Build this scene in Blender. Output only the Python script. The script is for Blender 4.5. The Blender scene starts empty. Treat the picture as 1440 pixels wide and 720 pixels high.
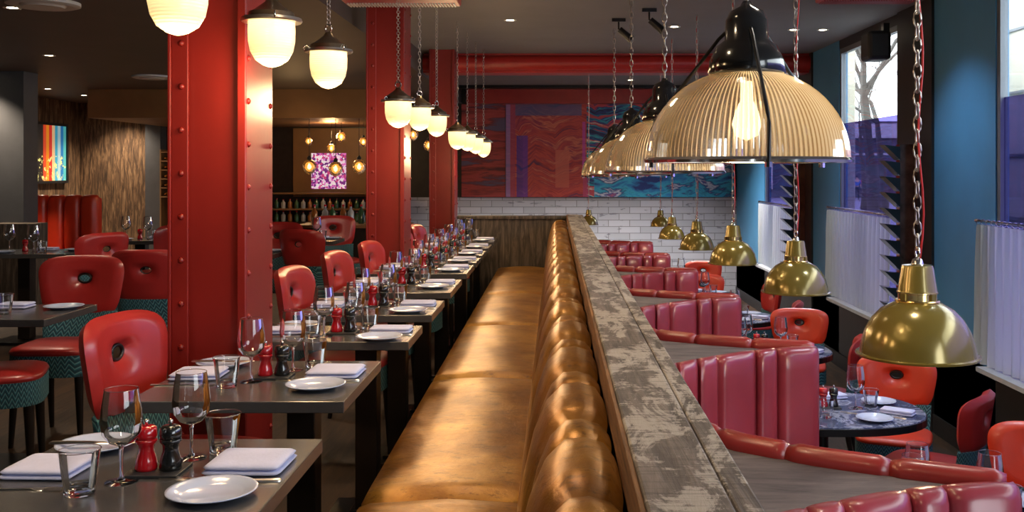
import bpy, math, random
from mathutils import Vector, Matrix
random.seed(7)
R = math.radians
PI = math.pi
C = bpy.context.scene.collection
SC = bpy.context.scene

# ------------------------------------------------------------------ camera, world, exposure
cam_d = bpy.data.cameras.new('camera'); cam = bpy.data.objects.new('camera', cam_d); C.objects.link(cam)
cam.location = (0, 0, 1.42); cam.rotation_euler = (PI/2, 0, 0)
cam_d.sensor_width = 36; cam_d.lens = 36*1400/1440
cam_d.shift_x = (720-781)/1440.0
cam_d.shift_y = -(360-240)/1440.0
cam_d.clip_start = 0.05; cam_d.clip_end = 300
SC.camera = cam
SC.view_settings.view_transform = 'Standard'; SC.view_settings.look = 'None'
SC.view_settings.exposure = 0.42; SC.view_settings.gamma = 1; SC.view_settings.use_curve_mapping = False
W = bpy.data.worlds.new('world'); SC.world = W; W.use_nodes = True
bg = W.node_tree.nodes['Background']; bg.inputs[0].default_value = (0.88, 0.95, 1.0, 1); bg.inputs[1].default_value = 6.0
try:
    SC.cycles.transparent_max_bounces = 40
    SC.cycles.max_bounces = 8
    SC.cycles.sample_clamp_indirect = 4
except Exception: pass

def portal(y0, y1, z0, z1, x=2.98):
    d = bpy.data.lights.new('window_portal', 'AREA'); d.shape = 'RECTANGLE'; d.size = z1-z0; d.size_y = y1-y0
    d.cycles.is_portal = True
    o = bpy.data.objects.new('window_portal', d); C.objects.link(o)
    o.location = (x, (y0+y1)/2, (z0+z1)/2); o.rotation_euler = (0, PI/2, 0)
portal(1.2, 6.5, .15, 2.6); portal(8.4, 10.15, .15, 2.6); portal(11.8, 13.8, .15, 2.6); portal(-3, .6, .15, 2.6)

# ------------------------------------------------------------------ materials
def new_mat(name):
    m = bpy.data.materials.new(name); m.use_nodes = True
    nt = m.node_tree; b = nt.nodes['Principled BSDF']
    return m, nt, b
def N(nt, t, **k):
    n = nt.nodes.new(t)
    for a, v in k.items(): setattr(n, a, v)
    return n
def coords(nt, scale=(1,1,1), kind='Object', rot=(0,0,0)):
    tc = N(nt, 'ShaderNodeTexCoord'); mp = N(nt, 'ShaderNodeMapping')
    mp.inputs['Scale'].default_value = scale; mp.inputs['Rotation'].default_value = rot
    nt.links.new(tc.outputs[kind], mp.inputs[0]); return mp.outputs[0]
def noise(nt, vec, scale=5, detail=4, rough=.55, dist=0):
    n = N(nt, 'ShaderNodeTexNoise'); n.inputs['Scale'].default_value = scale; n.inputs['Detail'].default_value = detail
    n.inputs['Roughness'].default_value = rough; n.inputs['Distortion'].default_value = dist
    nt.links.new(vec, n.inputs['Vector']); return n.outputs['Fac']
def ramp(nt, fac, stops, interp='LINEAR'):
    r = N(nt, 'ShaderNodeValToRGB'); r.color_ramp.interpolation = interp
    e = r.color_ramp.elements
    while len(e) < len(stops): e.new(.5)
    for i, (p, c) in enumerate(stops):
        e[i].position = p; e[i].color = (c[0], c[1], c[2], 1)
    nt.links.new(fac, r.inputs[0]); return r.outputs[0]
def mixc(nt, fac, a, b, mode='MIX'):
    m = N(nt, 'ShaderNodeMix', data_type='RGBA', blend_type=mode)
    if isinstance(fac, (int, float)): m.inputs[0].default_value = fac
    else: nt.links.new(fac, m.inputs[0])
    for i, v in ((6, a), (7, b)):
        if isinstance(v, tuple): m.inputs[i].default_value = (v[0], v[1], v[2], 1)
        else: nt.links.new(v, m.inputs[i])
    return m.outputs[2]
def math_(nt, op, a, b=None, c=None):
    m = N(nt, 'ShaderNodeMath', operation=op)
    for i, v in enumerate((a, b, c)):
        if v is None: continue
        if isinstance(v, (int, float)): m.inputs[i].default_value = v
        else: nt.links.new(v, m.inputs[i])
    return m.outputs[0]
def bump(nt, b, h, strength=.3, dist=.01):
    bm = N(nt, 'ShaderNodeBump'); bm.inputs['Strength'].default_value = strength; bm.inputs['Distance'].default_value = dist
    nt.links.new(h, bm.inputs['Height']); nt.links.new(bm.outputs[0], b.inputs['Normal'])
def simple(name, col, rough=.5, metal=0, vary=.12, nscale=8, bmp=0, coat=0, spec=None, nsc=(1,1,1)):
    m, nt, b = new_mat(name)
    v = coords(nt, nsc); f = noise(nt, v, nscale)
    lo = tuple(c*(1-vary) for c in col); hi = tuple(min(1, c*(1+vary)) for c in col)
    nt.links.new(ramp(nt, f, [(.3, lo), (.7, hi)]), b.inputs['Base Color'])
    b.inputs['Roughness'].default_value = rough; b.inputs['Metallic'].default_value = metal
    if coat: b.inputs['Coat Weight'].default_value = coat; b.inputs['Coat Roughness'].default_value = .15
    if spec is not None: b.inputs['Specular IOR Level'].default_value = spec
    if bmp: bump(nt, b, noise(nt, v, nscale*6), bmp, .004)
    return m
def emis(name, col, s):
    m = bpy.data.materials.new(name); m.use_nodes = True; nt = m.node_tree; b = nt.nodes['Principled BSDF']
    b.inputs['Base Color'].default_value = (*col, 1); b.inputs['Emission Color'].default_value = (*col, 1); b.inputs['Emission Strength'].default_value = s
    return m

M = {}
M['red_leather'] = simple('red_leather', (.36, .022, .020), .33, vary=.12, nscale=5, bmp=.12, coat=.15)
M['orange_leather'] = simple('orange_leather', (.60, .040, .012), .38, vary=.1, nscale=5, bmp=.12, coat=.15)
M['booth_leather'] = simple('booth_leather', (.27, .032, .046), .30, vary=.15, nscale=4, bmp=.12, coat=.2)
M['roll_leather'] = simple('roll_leather', (.30, .022, .018), .34, vary=.15, nscale=6, bmp=.15, coat=.2)
M['red_paint'] = simple('red_paint', (.215, .011, .008), .40, vary=.10, nscale=2.5, bmp=.10)
M['red_duct'] = simple('red_duct', (.36, .018, .014), .35, vary=.08)
M['dark_wood'] = simple('dark_wood', (.012, .008, .006), .4, vary=.3)
M['black_metal'] = simple('black_metal', (.012, .012, .014), .28, .4, vary=.2)
M['black_gloss'] = simple('black_gloss', (.008, .008, .008), .15, 0, coat=.6)
M['red_gloss'] = simple('red_gloss', (.42, .005, .010), .12, 0, coat=.7)
M['steel'] = simple('steel', (.72, .68, .62), .28, 1, vary=.05)
M['chrome'] = simple('chrome', (.75, .74, .72), .12, 1, vary=.05)
M['chain_metal'] = simple('chain_metal', (.50, .45, .40), .35, 1, vary=.1)
M['brass_green'] = simple('brass_green', (.25, .18, .035), .20, .35, vary=.06, coat=.4)
M['brass_bright'] = simple('brass_bright', (.85, .62, .25), .2, 1, vary=.05)
M['porcelain'] = simple('porcelain', (.50, .57, .78), .15, 0, vary=.02, coat=.3)
M['linen'] = simple('linen', (.54, .57, .82), .85, 0, vary=.05, nscale=20, bmp=.25)
M['slate'] = simple('slate', (.02, .02, .022), .5)
M['ceiling_grey'] = simple('ceiling_grey', (.185, .18, .185), .7, vary=.06, nscale=2)
M['ceiling_brown'] = simple('ceiling_brown', (.085, .066, .056), .55, vary=.08, nscale=2)
M['bar_brown'] = simple('bar_brown', (.22, .115, .045), .5, vary=.2, nscale=1.5)
M['blue_paint'] = simple('blue_paint', (.06, .24, .46), .45, vary=.10, nscale=1.5)
M['black_paint'] = simple('black_paint', (.014, .014, .016), .45, vary=.2)
M['grey_paint'] = simple('grey_paint', (.062, .064, .072), .6, vary=.08)
M['dark_panel'] = simple('dark_panel', (.02, .016, .014), .4, vary=.3)
M['bronze_mirror'] = simple('bronze_mirror', (.30, .13, .09), .12, .9, vary=.5, nscale=12)
M['bronze'] = simple('bronze', (.16, .11, .07), .3, .8, vary=.2)
M['white_metal'] = simple('white_metal', (.55, .53, .5), .4, vary=.03)
M['sill_white'] = simple('sill_white', (.45, .47, .50), .5, vary=.1)
M['frame_grey'] = simple('frame_grey', (.16, .18, .21), .4, .3, vary=.05)
M['cork'] = simple('cork', (.35, .2, .08), .8)
M['red_cable'] = simple('red_cable', (.6, .02, .015), .6)
M['amber_bottle'] = simple('amber_bottle', (.30, .10, .02), .08, coat=.5)
M['green_bottle'] = simple('green_bottle', (.03, .09, .04), .08, coat=.5)
M['clear_bottle'] = simple('clear_bottle', (.35, .37, .38), .06, coat=.5)
M['lamp_white'] = emis('lamp_white', (1, .86, .6), 14)
M['bulb'] = emis('bulb', (1, .74, .38), 9)
M['bark'] = simple('bark', (.09, .075, .065), .9, vary=.3)
M['stone_pale'] = simple('stone_pale', (.62, .58, .48), .8, vary=.1, nscale=3)
M['pavement'] = simple('pavement', (.26, .26, .27), .8, vary=.1)
M['shop_dark'] = simple('shop_dark', (.10, .09, .10), .5, vary=.4, nscale=.6)
M['shop_glass'] = simple('shop_glass', (.05, .06, .09), .12, vary=.5, nscale=.5)
M['shop_red'] = simple('shop_red', (.6, .06, .05), .5)
M['skin'] = simple('skin', (.55, .33, .24), .6)
M['coat_blue'] = simple('coat_blue', (.08, .16, .40), .8)
M['coat_red'] = simple('coat_red', (.7, .05, .12), .8)
M['coat_white'] = simple('coat_white', (.75, .75, .78), .8)
M['trousers'] = simple('trousers', (.03, .03, .05), .8)

# opal / ribbed lit glass of the lantern pendants
def lantern_glass():
    m, nt, b = new_mat('lantern_glass')
    v = coords(nt); s = N(nt, 'ShaderNodeSeparateXYZ'); nt.links.new(v, s.inputs[0])
    w = math_(nt, 'SINE', math_(nt, 'MULTIPLY', s.outputs[2], 700))
    b.inputs['Base Color'].default_value = (.9, .8, .5, 1); b.inputs['Roughness'].default_value = .2
    b.inputs['Emission Color'].default_value = (1, .70, .30, 1)
    # hotter towards the bulb which sits high inside the glass
    lw = N(nt, 'ShaderNodeMapRange'); lw.inputs[1].default_value = -.12; lw.inputs[2].default_value = -.02
    lw.inputs[3].default_value = .50; lw.inputs[4].default_value = 1.35
    nt.links.new(s.outputs[2], lw.inputs[0]); nt.links.new(lw.outputs[0], b.inputs['Emission Strength'])
    bump(nt, b, w, .3, .001)
    return m
M['lantern_glass'] = lantern_glass()

def prism_glass(name, tcol, trn, add, rib_shade=0):
    m, nt, b = new_mat(name)
    out = nt.nodes['Material Output']
    g = N(nt, 'ShaderNodeBsdfGlossy'); g.inputs['Roughness'].default_value = .10; g.inputs['Color'].default_value = (1, .97, .92, 1)
    tl = N(nt, 'ShaderNodeBsdfTranslucent'); tl.inputs['Color'].default_value = (*tcol, 1)
    tr = N(nt, 'ShaderNodeBsdfTransparent'); tr.inputs['Color'].default_value = (.9, .85, .76, 1)
    m1 = N(nt, 'ShaderNodeMixShader'); m1.inputs[0].default_value = trn
    if rib_shade:
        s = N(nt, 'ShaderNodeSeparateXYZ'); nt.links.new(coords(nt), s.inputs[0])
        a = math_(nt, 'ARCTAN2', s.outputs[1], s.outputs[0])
        w = math_(nt, 'SINE', math_(nt, 'MULTIPLY', a, rib_shade))
        nt.links.new(ramp(nt, math_(nt, 'MULTIPLY_ADD', w, .5, .5), [(.15, tuple(c*.28 for c in tcol)), (.6, tcol), (.9, (1, .92, .75))]), tl.inputs['Color'])  # bright and dark refraction lines of the ribs painted into the colour
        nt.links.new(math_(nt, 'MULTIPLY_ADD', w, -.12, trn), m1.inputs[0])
    nt.links.new(tl.outputs[0], m1.inputs[1]); nt.links.new(tr.outputs[0], m1.inputs[2])
    lw = N(nt, 'ShaderNodeFresnel'); lw.inputs[0].default_value = 1.5
    f = math_(nt, 'ADD', math_(nt, 'MULTIPLY', lw.outputs[0], .8), add)
    m2 = N(nt, 'ShaderNodeMixShader'); nt.links.new(f, m2.inputs[0])
    nt.links.new(m1.outputs[0], m2.inputs[1]); nt.links.new(g.outputs[0], m2.inputs[2])
    nt.links.new(m2.outputs[0], out.inputs[0]); return m
M['amber_globe'] = prism_glass('amber_globe', (1, .55, .15), .25, .1)
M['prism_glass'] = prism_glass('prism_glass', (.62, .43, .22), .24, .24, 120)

def thin_glass(name, tint=(1,1,1), k=1.0, base=.03, rough=.02):
    m, nt, b = new_mat(name); out = nt.nodes['Material Output']
    tr = N(nt, 'ShaderNodeBsdfTransparent'); tr.inputs['Color'].default_value = (*tint, 1)
    g = N(nt, 'ShaderNodeBsdfGlossy'); g.inputs['Roughness'].default_value = rough
    lw = N(nt, 'ShaderNodeFresnel'); lw.inputs[0].default_value = 1.5
    f = math_(nt, 'MINIMUM', math_(nt, 'ADD', math_(nt, 'MULTIPLY', lw.outputs[0], k), base), 1.0)
    m2 = N(nt, 'ShaderNodeMixShader'); nt.links.new(f, m2.inputs[0])
    nt.links.new(tr.outputs[0], m2.inputs[1]); nt.links.new(g.outputs[0], m2.inputs[2])
    nt.links.new(m2.outputs[0], out.inputs[0]); return m
M['glass'] = thin_glass('glass', (.99, .99, .992), .9, .03)
M['window_glass'] = thin_glass('window_glass', (.96, .98, .98), .5, 0)
M['blue_film'] = thin_glass('blue_film', (.29, .27, .47), .3, .01)
M['amber_glass'] = thin_glass('amber_glass', (1, .75, .4), 1.2, .1, .1)
def solid_glass():
    m, nt, b = new_mat('solid_glass')
    b.inputs['Transmission Weight'].default_value = 1; b.inputs['Roughness'].default_value = .02; b.inputs['IOR'].default_value = 1.45
    return m
M['solid_glass'] = solid_glass()

def bench_leather():
    m, nt, b = new_mat('bench_leather')
    v = coords(nt); f = noise(nt, v, 3.5, 6, .65); g = noise(nt, coords(nt, (1, 2.2, 1)), 16, 9, .8)
    c1 = ramp(nt, f, [(.32, (.17, .060, .008)), (.48, (.32, .140, .018)), (.66, (.50, .26, .045))])
    c2 = ramp(nt, g, [(.38, (.18, .12, .10)), (.47, (1, 1, 1))])
    nt.links.new(mixc(nt, .7, c1, c2, 'MULTIPLY'), b.inputs['Base Color'])
    nt.links.new(ramp(nt, f, [(.3, (.37, .37, .37)), (.7, (.32, .32, .32))]), b.inputs['Roughness'])
    b.inputs['Coat Weight'].default_value = .15; b.inputs['Coat Roughness'].default_value = .3
    b.inputs['Metallic'].default_value = .55
    bump(nt, b, noise(nt, v, 14, 6, .7), .35, .01)
    return m
M['bench_leather'] = bench_leather()

def weave():
    m, nt, b = new_mat('teal_weave')
    v = coords(nt); s = N(nt, 'ShaderNodeSeparateXYZ'); nt.links.new(v, s.inputs[0])
    u = math_(nt, 'ADD', s.outputs[0], s.outputs[1])
    zig = math_(nt, 'PINGPONG', math_(nt, 'MULTIPLY', u, 34), .5)
    w = math_(nt, 'FRACT', math_(nt, 'ADD', math_(nt, 'MULTIPLY', s.outputs[2], 42), math_(nt, 'MULTIPLY', zig, 2.2)))
    c = ramp(nt, w, [(.0, (.010, .045, .065)), (.40, (.035, .21, .26)), (.52, (.27, .48, .46)), (.62, (.02, .09, .12)), (1, (.012, .05, .075))])
    nt.links.new(c, b.inputs['Base Color']); b.inputs['Roughness'].default_value = .75
    bump(nt, b, w, .5, .003); return m
M['weave'] = weave()

def weathered(name, cols, stretch=(14, 1.2, 14), white=None, scale=3, rough=.7, cross=True, patch=(.5, .56)):
    m, nt, b = new_mat(name)
    v = coords(nt, stretch); f = noise(nt, v, scale, 8, .65, .6)
    c = ramp(nt, f, [(.30, cols[0]), (.48, cols[1]), (.62, cols[2]), (.8, cols[3])])
    if white is not None:
        p = noise(nt, coords(nt, (5.5, 2.2, 5.5)), 2.2, 9, .72, .5)
        q = noise(nt, coords(nt, (3, 26, 3)), 3, 5, .7)
        pf = math_(nt, 'ADD', math_(nt, 'MULTIPLY', p, .8), math_(nt, 'MULTIPLY', q, .2))
        c = mixc(nt, ramp(nt, pf, [(patch[0], (0, 0, 0)), (patch[1], (.85, .85, .85))]), c, white)
    if cross:
        q2 = noise(nt, coords(nt, (2, 40, 2)), 3, 6, .7)
        c = mixc(nt, ramp(nt, q2, [(.52, (0, 0, 0)), (.62, (.45, .45, .45))]), c, cols[0])
    nt.links.new(c, b.inputs['Base Color']); b.inputs['Roughness'].default_value = rough
    bump(nt, b, f, .6, .006); return m
M['ledge_wood'] = weathered('ledge_wood', [(.035, .028, .026), (.10, .082, .074), (.16, .13, .115), (.24, .20, .17)], white=(.40, .36, .32), patch=(.49, .53))
M['shelf_wood'] = weathered('shelf_wood', [(.055, .045, .048), (.11, .09, .092), (.16, .135, .13), (.24, .21, .19)], stretch=(2, 9, 2), scale=2, cross=False, rough=.55)
M['beam_side'] = weathered('beam_side', [(.05, .02, .008), (.16, .07, .025), (.24, .11, .04), (.34, .18, .07)], cross=False)
M['wall_wood'] = weathered('wall_wood', [(.02, .012, .007), (.10, .055, .028), (.26, .155, .08), (.50, .35, .20)], stretch=(10, 10, 1.3), cross=False, scale=2.6)
M['end_wood'] = weathered('end_wood', [(.02, .016, .012), (.06, .045, .034), (.13, .10, .075), (.28, .23, .17)], stretch=(14, 14, 1.6), cross=False, scale=2)
M['floor_wood'] = weathered('floor_wood', [(.012, .006, .004), (.035, .018, .009), (.06, .03, .014), (.09, .048, .022)], stretch=(6, .7, 6), cross=False, rough=.62)

def table_metal():
    m, nt, b = new_mat('table_metal')
    v = coords(nt); f = noise(nt, v, 7, 6, .6)
    nt.links.new(ramp(nt, f, [(.3, (.075, .073, .076)), (.7, (.105, .102, .105))]), b.inputs['Base Color'])
    nt.links.new(ramp(nt, noise(nt, v, 18, 5), [(.3, (.22, .22, .22)), (.7, (.26, .26, .26))]), b.inputs['Roughness'])
    b.inputs['Metallic'].default_value = .25; b.inputs['Coat Weight'].default_value = .3; b.inputs['Coat Roughness'].default_value = .12
    return m
M['table_metal'] = table_metal()
def marble():
    m, nt, b = new_mat('blue_marble')
    f = noise(nt, coords(nt), 6, 8, .65, 1.5)
    nt.links.new(ramp(nt, f, [(.3, (.03, .035, .07)), (.5, (.08, .10, .19)), (.56, (.35, .38, .5)), (.62, (.07, .08, .14))]), b.inputs['Base Color'])
    b.inputs['Roughness'].default_value = .15; return m
M['marble'] = marble()

def brick():
    m, nt, b = new_mat('painted_brick')
    v = coords(nt, (1, 1, 1), rot=(PI/2, 0, 0))
    br = N(nt, 'ShaderNodeTexBrick'); nt.links.new(v, br.inputs['Vector'])
    br.inputs['Scale'].default_value = 1; br.inputs['Brick Width'].default_value = .34; br.inputs['Row Height'].default_value = .105
    br.inputs['Mortar Size'].default_value = .006; br.inputs['Mortar Smooth'].default_value = .3; br.inputs['Bias'].default_value = -.1
    br.inputs['Color1'].default_value = (.40, .42, .48, 1); br.inputs['Color2'].default_value = (.54, .56, .64, 1); br.inputs['Mortar'].default_value = (.20, .20, .22, 1)
    f = noise(nt, coords(nt, (2.2, 2.2, 8)), 2.0, 4, .6)
    c = mixc(nt, ramp(nt, f, [(.62, (0, 0, 0)), (.66, (.7, .7, .7))]), br.outputs[0], (.13, .13, .17))
    nt.links.new(c, b.inputs['Base Color']); b.inputs['Roughness'].default_value = .7
    bump(nt, b, br.outputs['Fac'], -.4, .01); return m
M['brick'] = brick()

def curtain():
    m, nt, b = new_mat('sheer_curtain'); out = nt.nodes['Material Output']
    d = N(nt, 'ShaderNodeBsdfDiffuse'); d.inputs[0].default_value = (.78, .83, .84, 1)
    t = N(nt, 'ShaderNodeBsdfTranslucent'); t.inputs[0].default_value = (.66, .76, .74, 1)
    a = N(nt, 'ShaderNodeMixShader'); a.inputs[0].default_value = .45
    nt.links.new(d.outputs[0], a.inputs[1]); nt.links.new(t.outputs[0], a.inputs[2]); nt.links.new(a.outputs[0], out.inputs[0]); return m
M['curtain'] = curtain()

def mural(name, mode):
    m, nt, b = new_mat(name)
    tc = N(nt, 'ShaderNodeTexCoord'); s = N(nt, 'ShaderNodeSeparateXYZ'); nt.links.new(tc.outputs['Object'], s.inputs[0])
    x, z = s.outputs[0], s.outputs[2]
    zn = noise(nt, coords(nt, (.7, 1, .5)), 1.6, 3)
    saw = math_(nt, 'PINGPONG', math_(nt, 'ADD', math_(nt, 'MULTIPLY', x, 1.25), math_(nt, 'MULTIPLY', zn, 2.2)), .5)
    amp = 0 if mode == 'left' else 1
    def bands(kx, kz, seed, det=5, sh=1.0):
        cb = N(nt, 'ShaderNodeCombineXYZ')
        nt.links.new(math_(nt, 'MULTIPLY', x, kx), cb.inputs[0]); cb.inputs[1].default_value = seed
        nt.links.new(math_(nt, 'ADD', math_(nt, 'MULTIPLY', z, kz), math_(nt, 'MULTIPLY', saw, -kz*.30*amp*sh)), cb.inputs[2])
        return noise(nt, cb.outputs[0], 1.6, det, .62, .12)
    f = bands(.45, 3.4, 1.3); g = bands(.35, 5.0, 7.7, 4); h = bands(.8, 2.6, 4.1, 7, .5)
    reds = ramp(nt, f, [(0, (.03, .04, .16)), (.36, (.10, .03, .10)), (.41, (.42, .04, .05)), (.47, (.62, .09, .07)), (.52, (.44, .05, .07)), (.56, (.72, .20, .13)), (.60, (.30, .03, .08)), (.66, (.60, .10, .10))])
    blues = ramp(nt, g, [(0, (.012, .02, .10)), (.37, (.02, .05, .22)), (.41, (.03, .35, .50)), (.445, (.03, .06, .25)), (.475, (.55, .07, .10)), (.53, (.66, .13, .12)), (.545, (.75, .75, .72)), (.56, (.05, .42, .40)), (.60, (.03, .08, .30)), (.65, (.45, .05, .10)), (.72, (.3, .6, .6))], 'CONSTANT')
    cyan = ramp(nt, h, [(0, (.02, .03, .15)), (.40, (.02, .05, .24)), (.46, (.03, .25, .60)), (.53, (.05, .50, .72)), (.58, (.02, .05, .26)), (.62, (.70, .75, .85)), (.645, (.03, .08, .35)), (.70, (.6, .12, .15))])
    dark = ramp(nt, f, [(0, (.03, .02, .05)), (.40, (.10, .015, .025)), (.46, (.28, .03, .03)), (.54, (.40, .05, .05)), (.58, (.16, .02, .03)), (.64, (.10, .08, .16))])
    if mode == 'left': c = dark
    else:
        c = mixc(nt, math_(nt, 'GREATER_THAN', x, .50), reds, blues)
        low = math_(nt, 'MULTIPLY', math_(nt, 'LESS_THAN', z, 1.52), math_(nt, 'GREATER_THAN', x, .62))
        c = mixc(nt, low, c, cyan)
        for (x0, x1, z0, z1, col) in ((-.62, -.52, 1.0, 1.98, (.04, .04, .38)), (-.52, -.44, 1.0, 1.98, (.10, .05, .45)), (.43, .48, 1.3, 2.2, (.60, .08, .50)), (-.79, -.72, 0, 9, (.30, .22, .55)), (-.72, -.64, 0, 9, (.40, .06, .14)), (-.64, .42, 2.30, 2.5, (.05, .12, .30)), (.0, .22, 1.15, 1.75, (.66, .16, .12)), (.44, .52, 1.0, 1.3, (.5, .07, .2))):
            g_ = math_(nt, 'MULTIPLY', math_(nt, 'MULTIPLY', math_(nt, 'GREATER_THAN', x, x0), math_(nt, 'LESS_THAN', x, x1)), math_(nt, 'MULTIPLY', math_(nt, 'LESS_THAN', z, z1), math_(nt, 'GREATER_THAN', z, z0)))
            c = mixc(nt, math_(nt, 'MULTIPLY', g_, .75), c, col)
    nt.links.new(c, b.inputs['Base Color']); b.inputs['Roughness'].default_value = .5
    return m
M['mural'] = mural('mural_paint', 'main'); M['mural_left'] = mural('mural_left_paint', 'left')

def stripes_art():
    m, nt, b = new_mat('striped_print')
    tc = N(nt, 'ShaderNodeTexCoord'); s = N(nt, 'ShaderNodeSeparateXYZ'); nt.links.new(tc.outputs['Generated'], s.inputs[0])
    cols = [(.95,.45,.02),(.9,.7,.05),(.02,.02,.02),(.03,.02,.02),(.85,.08,.03),(.95,.3,.02),(.8,.04,.03),(.9,.6,.3),(.05,.4,.6),(.4,.6,.65),(.02,.2,.5),(.1,.5,.5)]
    c = ramp(nt, s.outputs[1], [(i/12, k) for i, k in enumerate(cols)], 'CONSTANT')
    sp = noise(nt, coords(nt, kind='Generated'), 9, 5, .7)
    g = math_(nt, 'MULTIPLY', math_(nt, 'LESS_THAN', s.outputs[2], .45), math_(nt, 'GREATER_THAN', sp, .56))
    c = mixc(nt, g, c, (.85, .85, .3))
    nt.links.new(c, b.inputs['Base Color']); b.inputs['Roughness'].default_value = .3
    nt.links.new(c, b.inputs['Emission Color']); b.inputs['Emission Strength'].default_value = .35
    return m
M['striped_print'] = stripes_art()
def flower_art():
    m, nt, b = new_mat('floral_print')
    vo = N(nt, 'ShaderNodeTexVoronoi'); nt.links.new(coords(nt, kind='Object'), vo.inputs['Vector']); vo.inputs['Scale'].default_value = 34
    s = N(nt, 'ShaderNodeSeparateColor'); nt.links.new(vo.outputs['Color'], s.inputs[0])
    c = ramp(nt, s.outputs[0], [(0, (.15, .02, .2)), (.3, (.6, .15, .5)), (.5, (.8, .6, .8)), (.7, (.5, .05, .2)), (.85, (.9, .85, .9))], 'CONSTANT')
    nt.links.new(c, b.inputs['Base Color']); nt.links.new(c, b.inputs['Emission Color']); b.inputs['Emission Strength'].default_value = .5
    return m
M['floral_print'] = flower_art()

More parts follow.
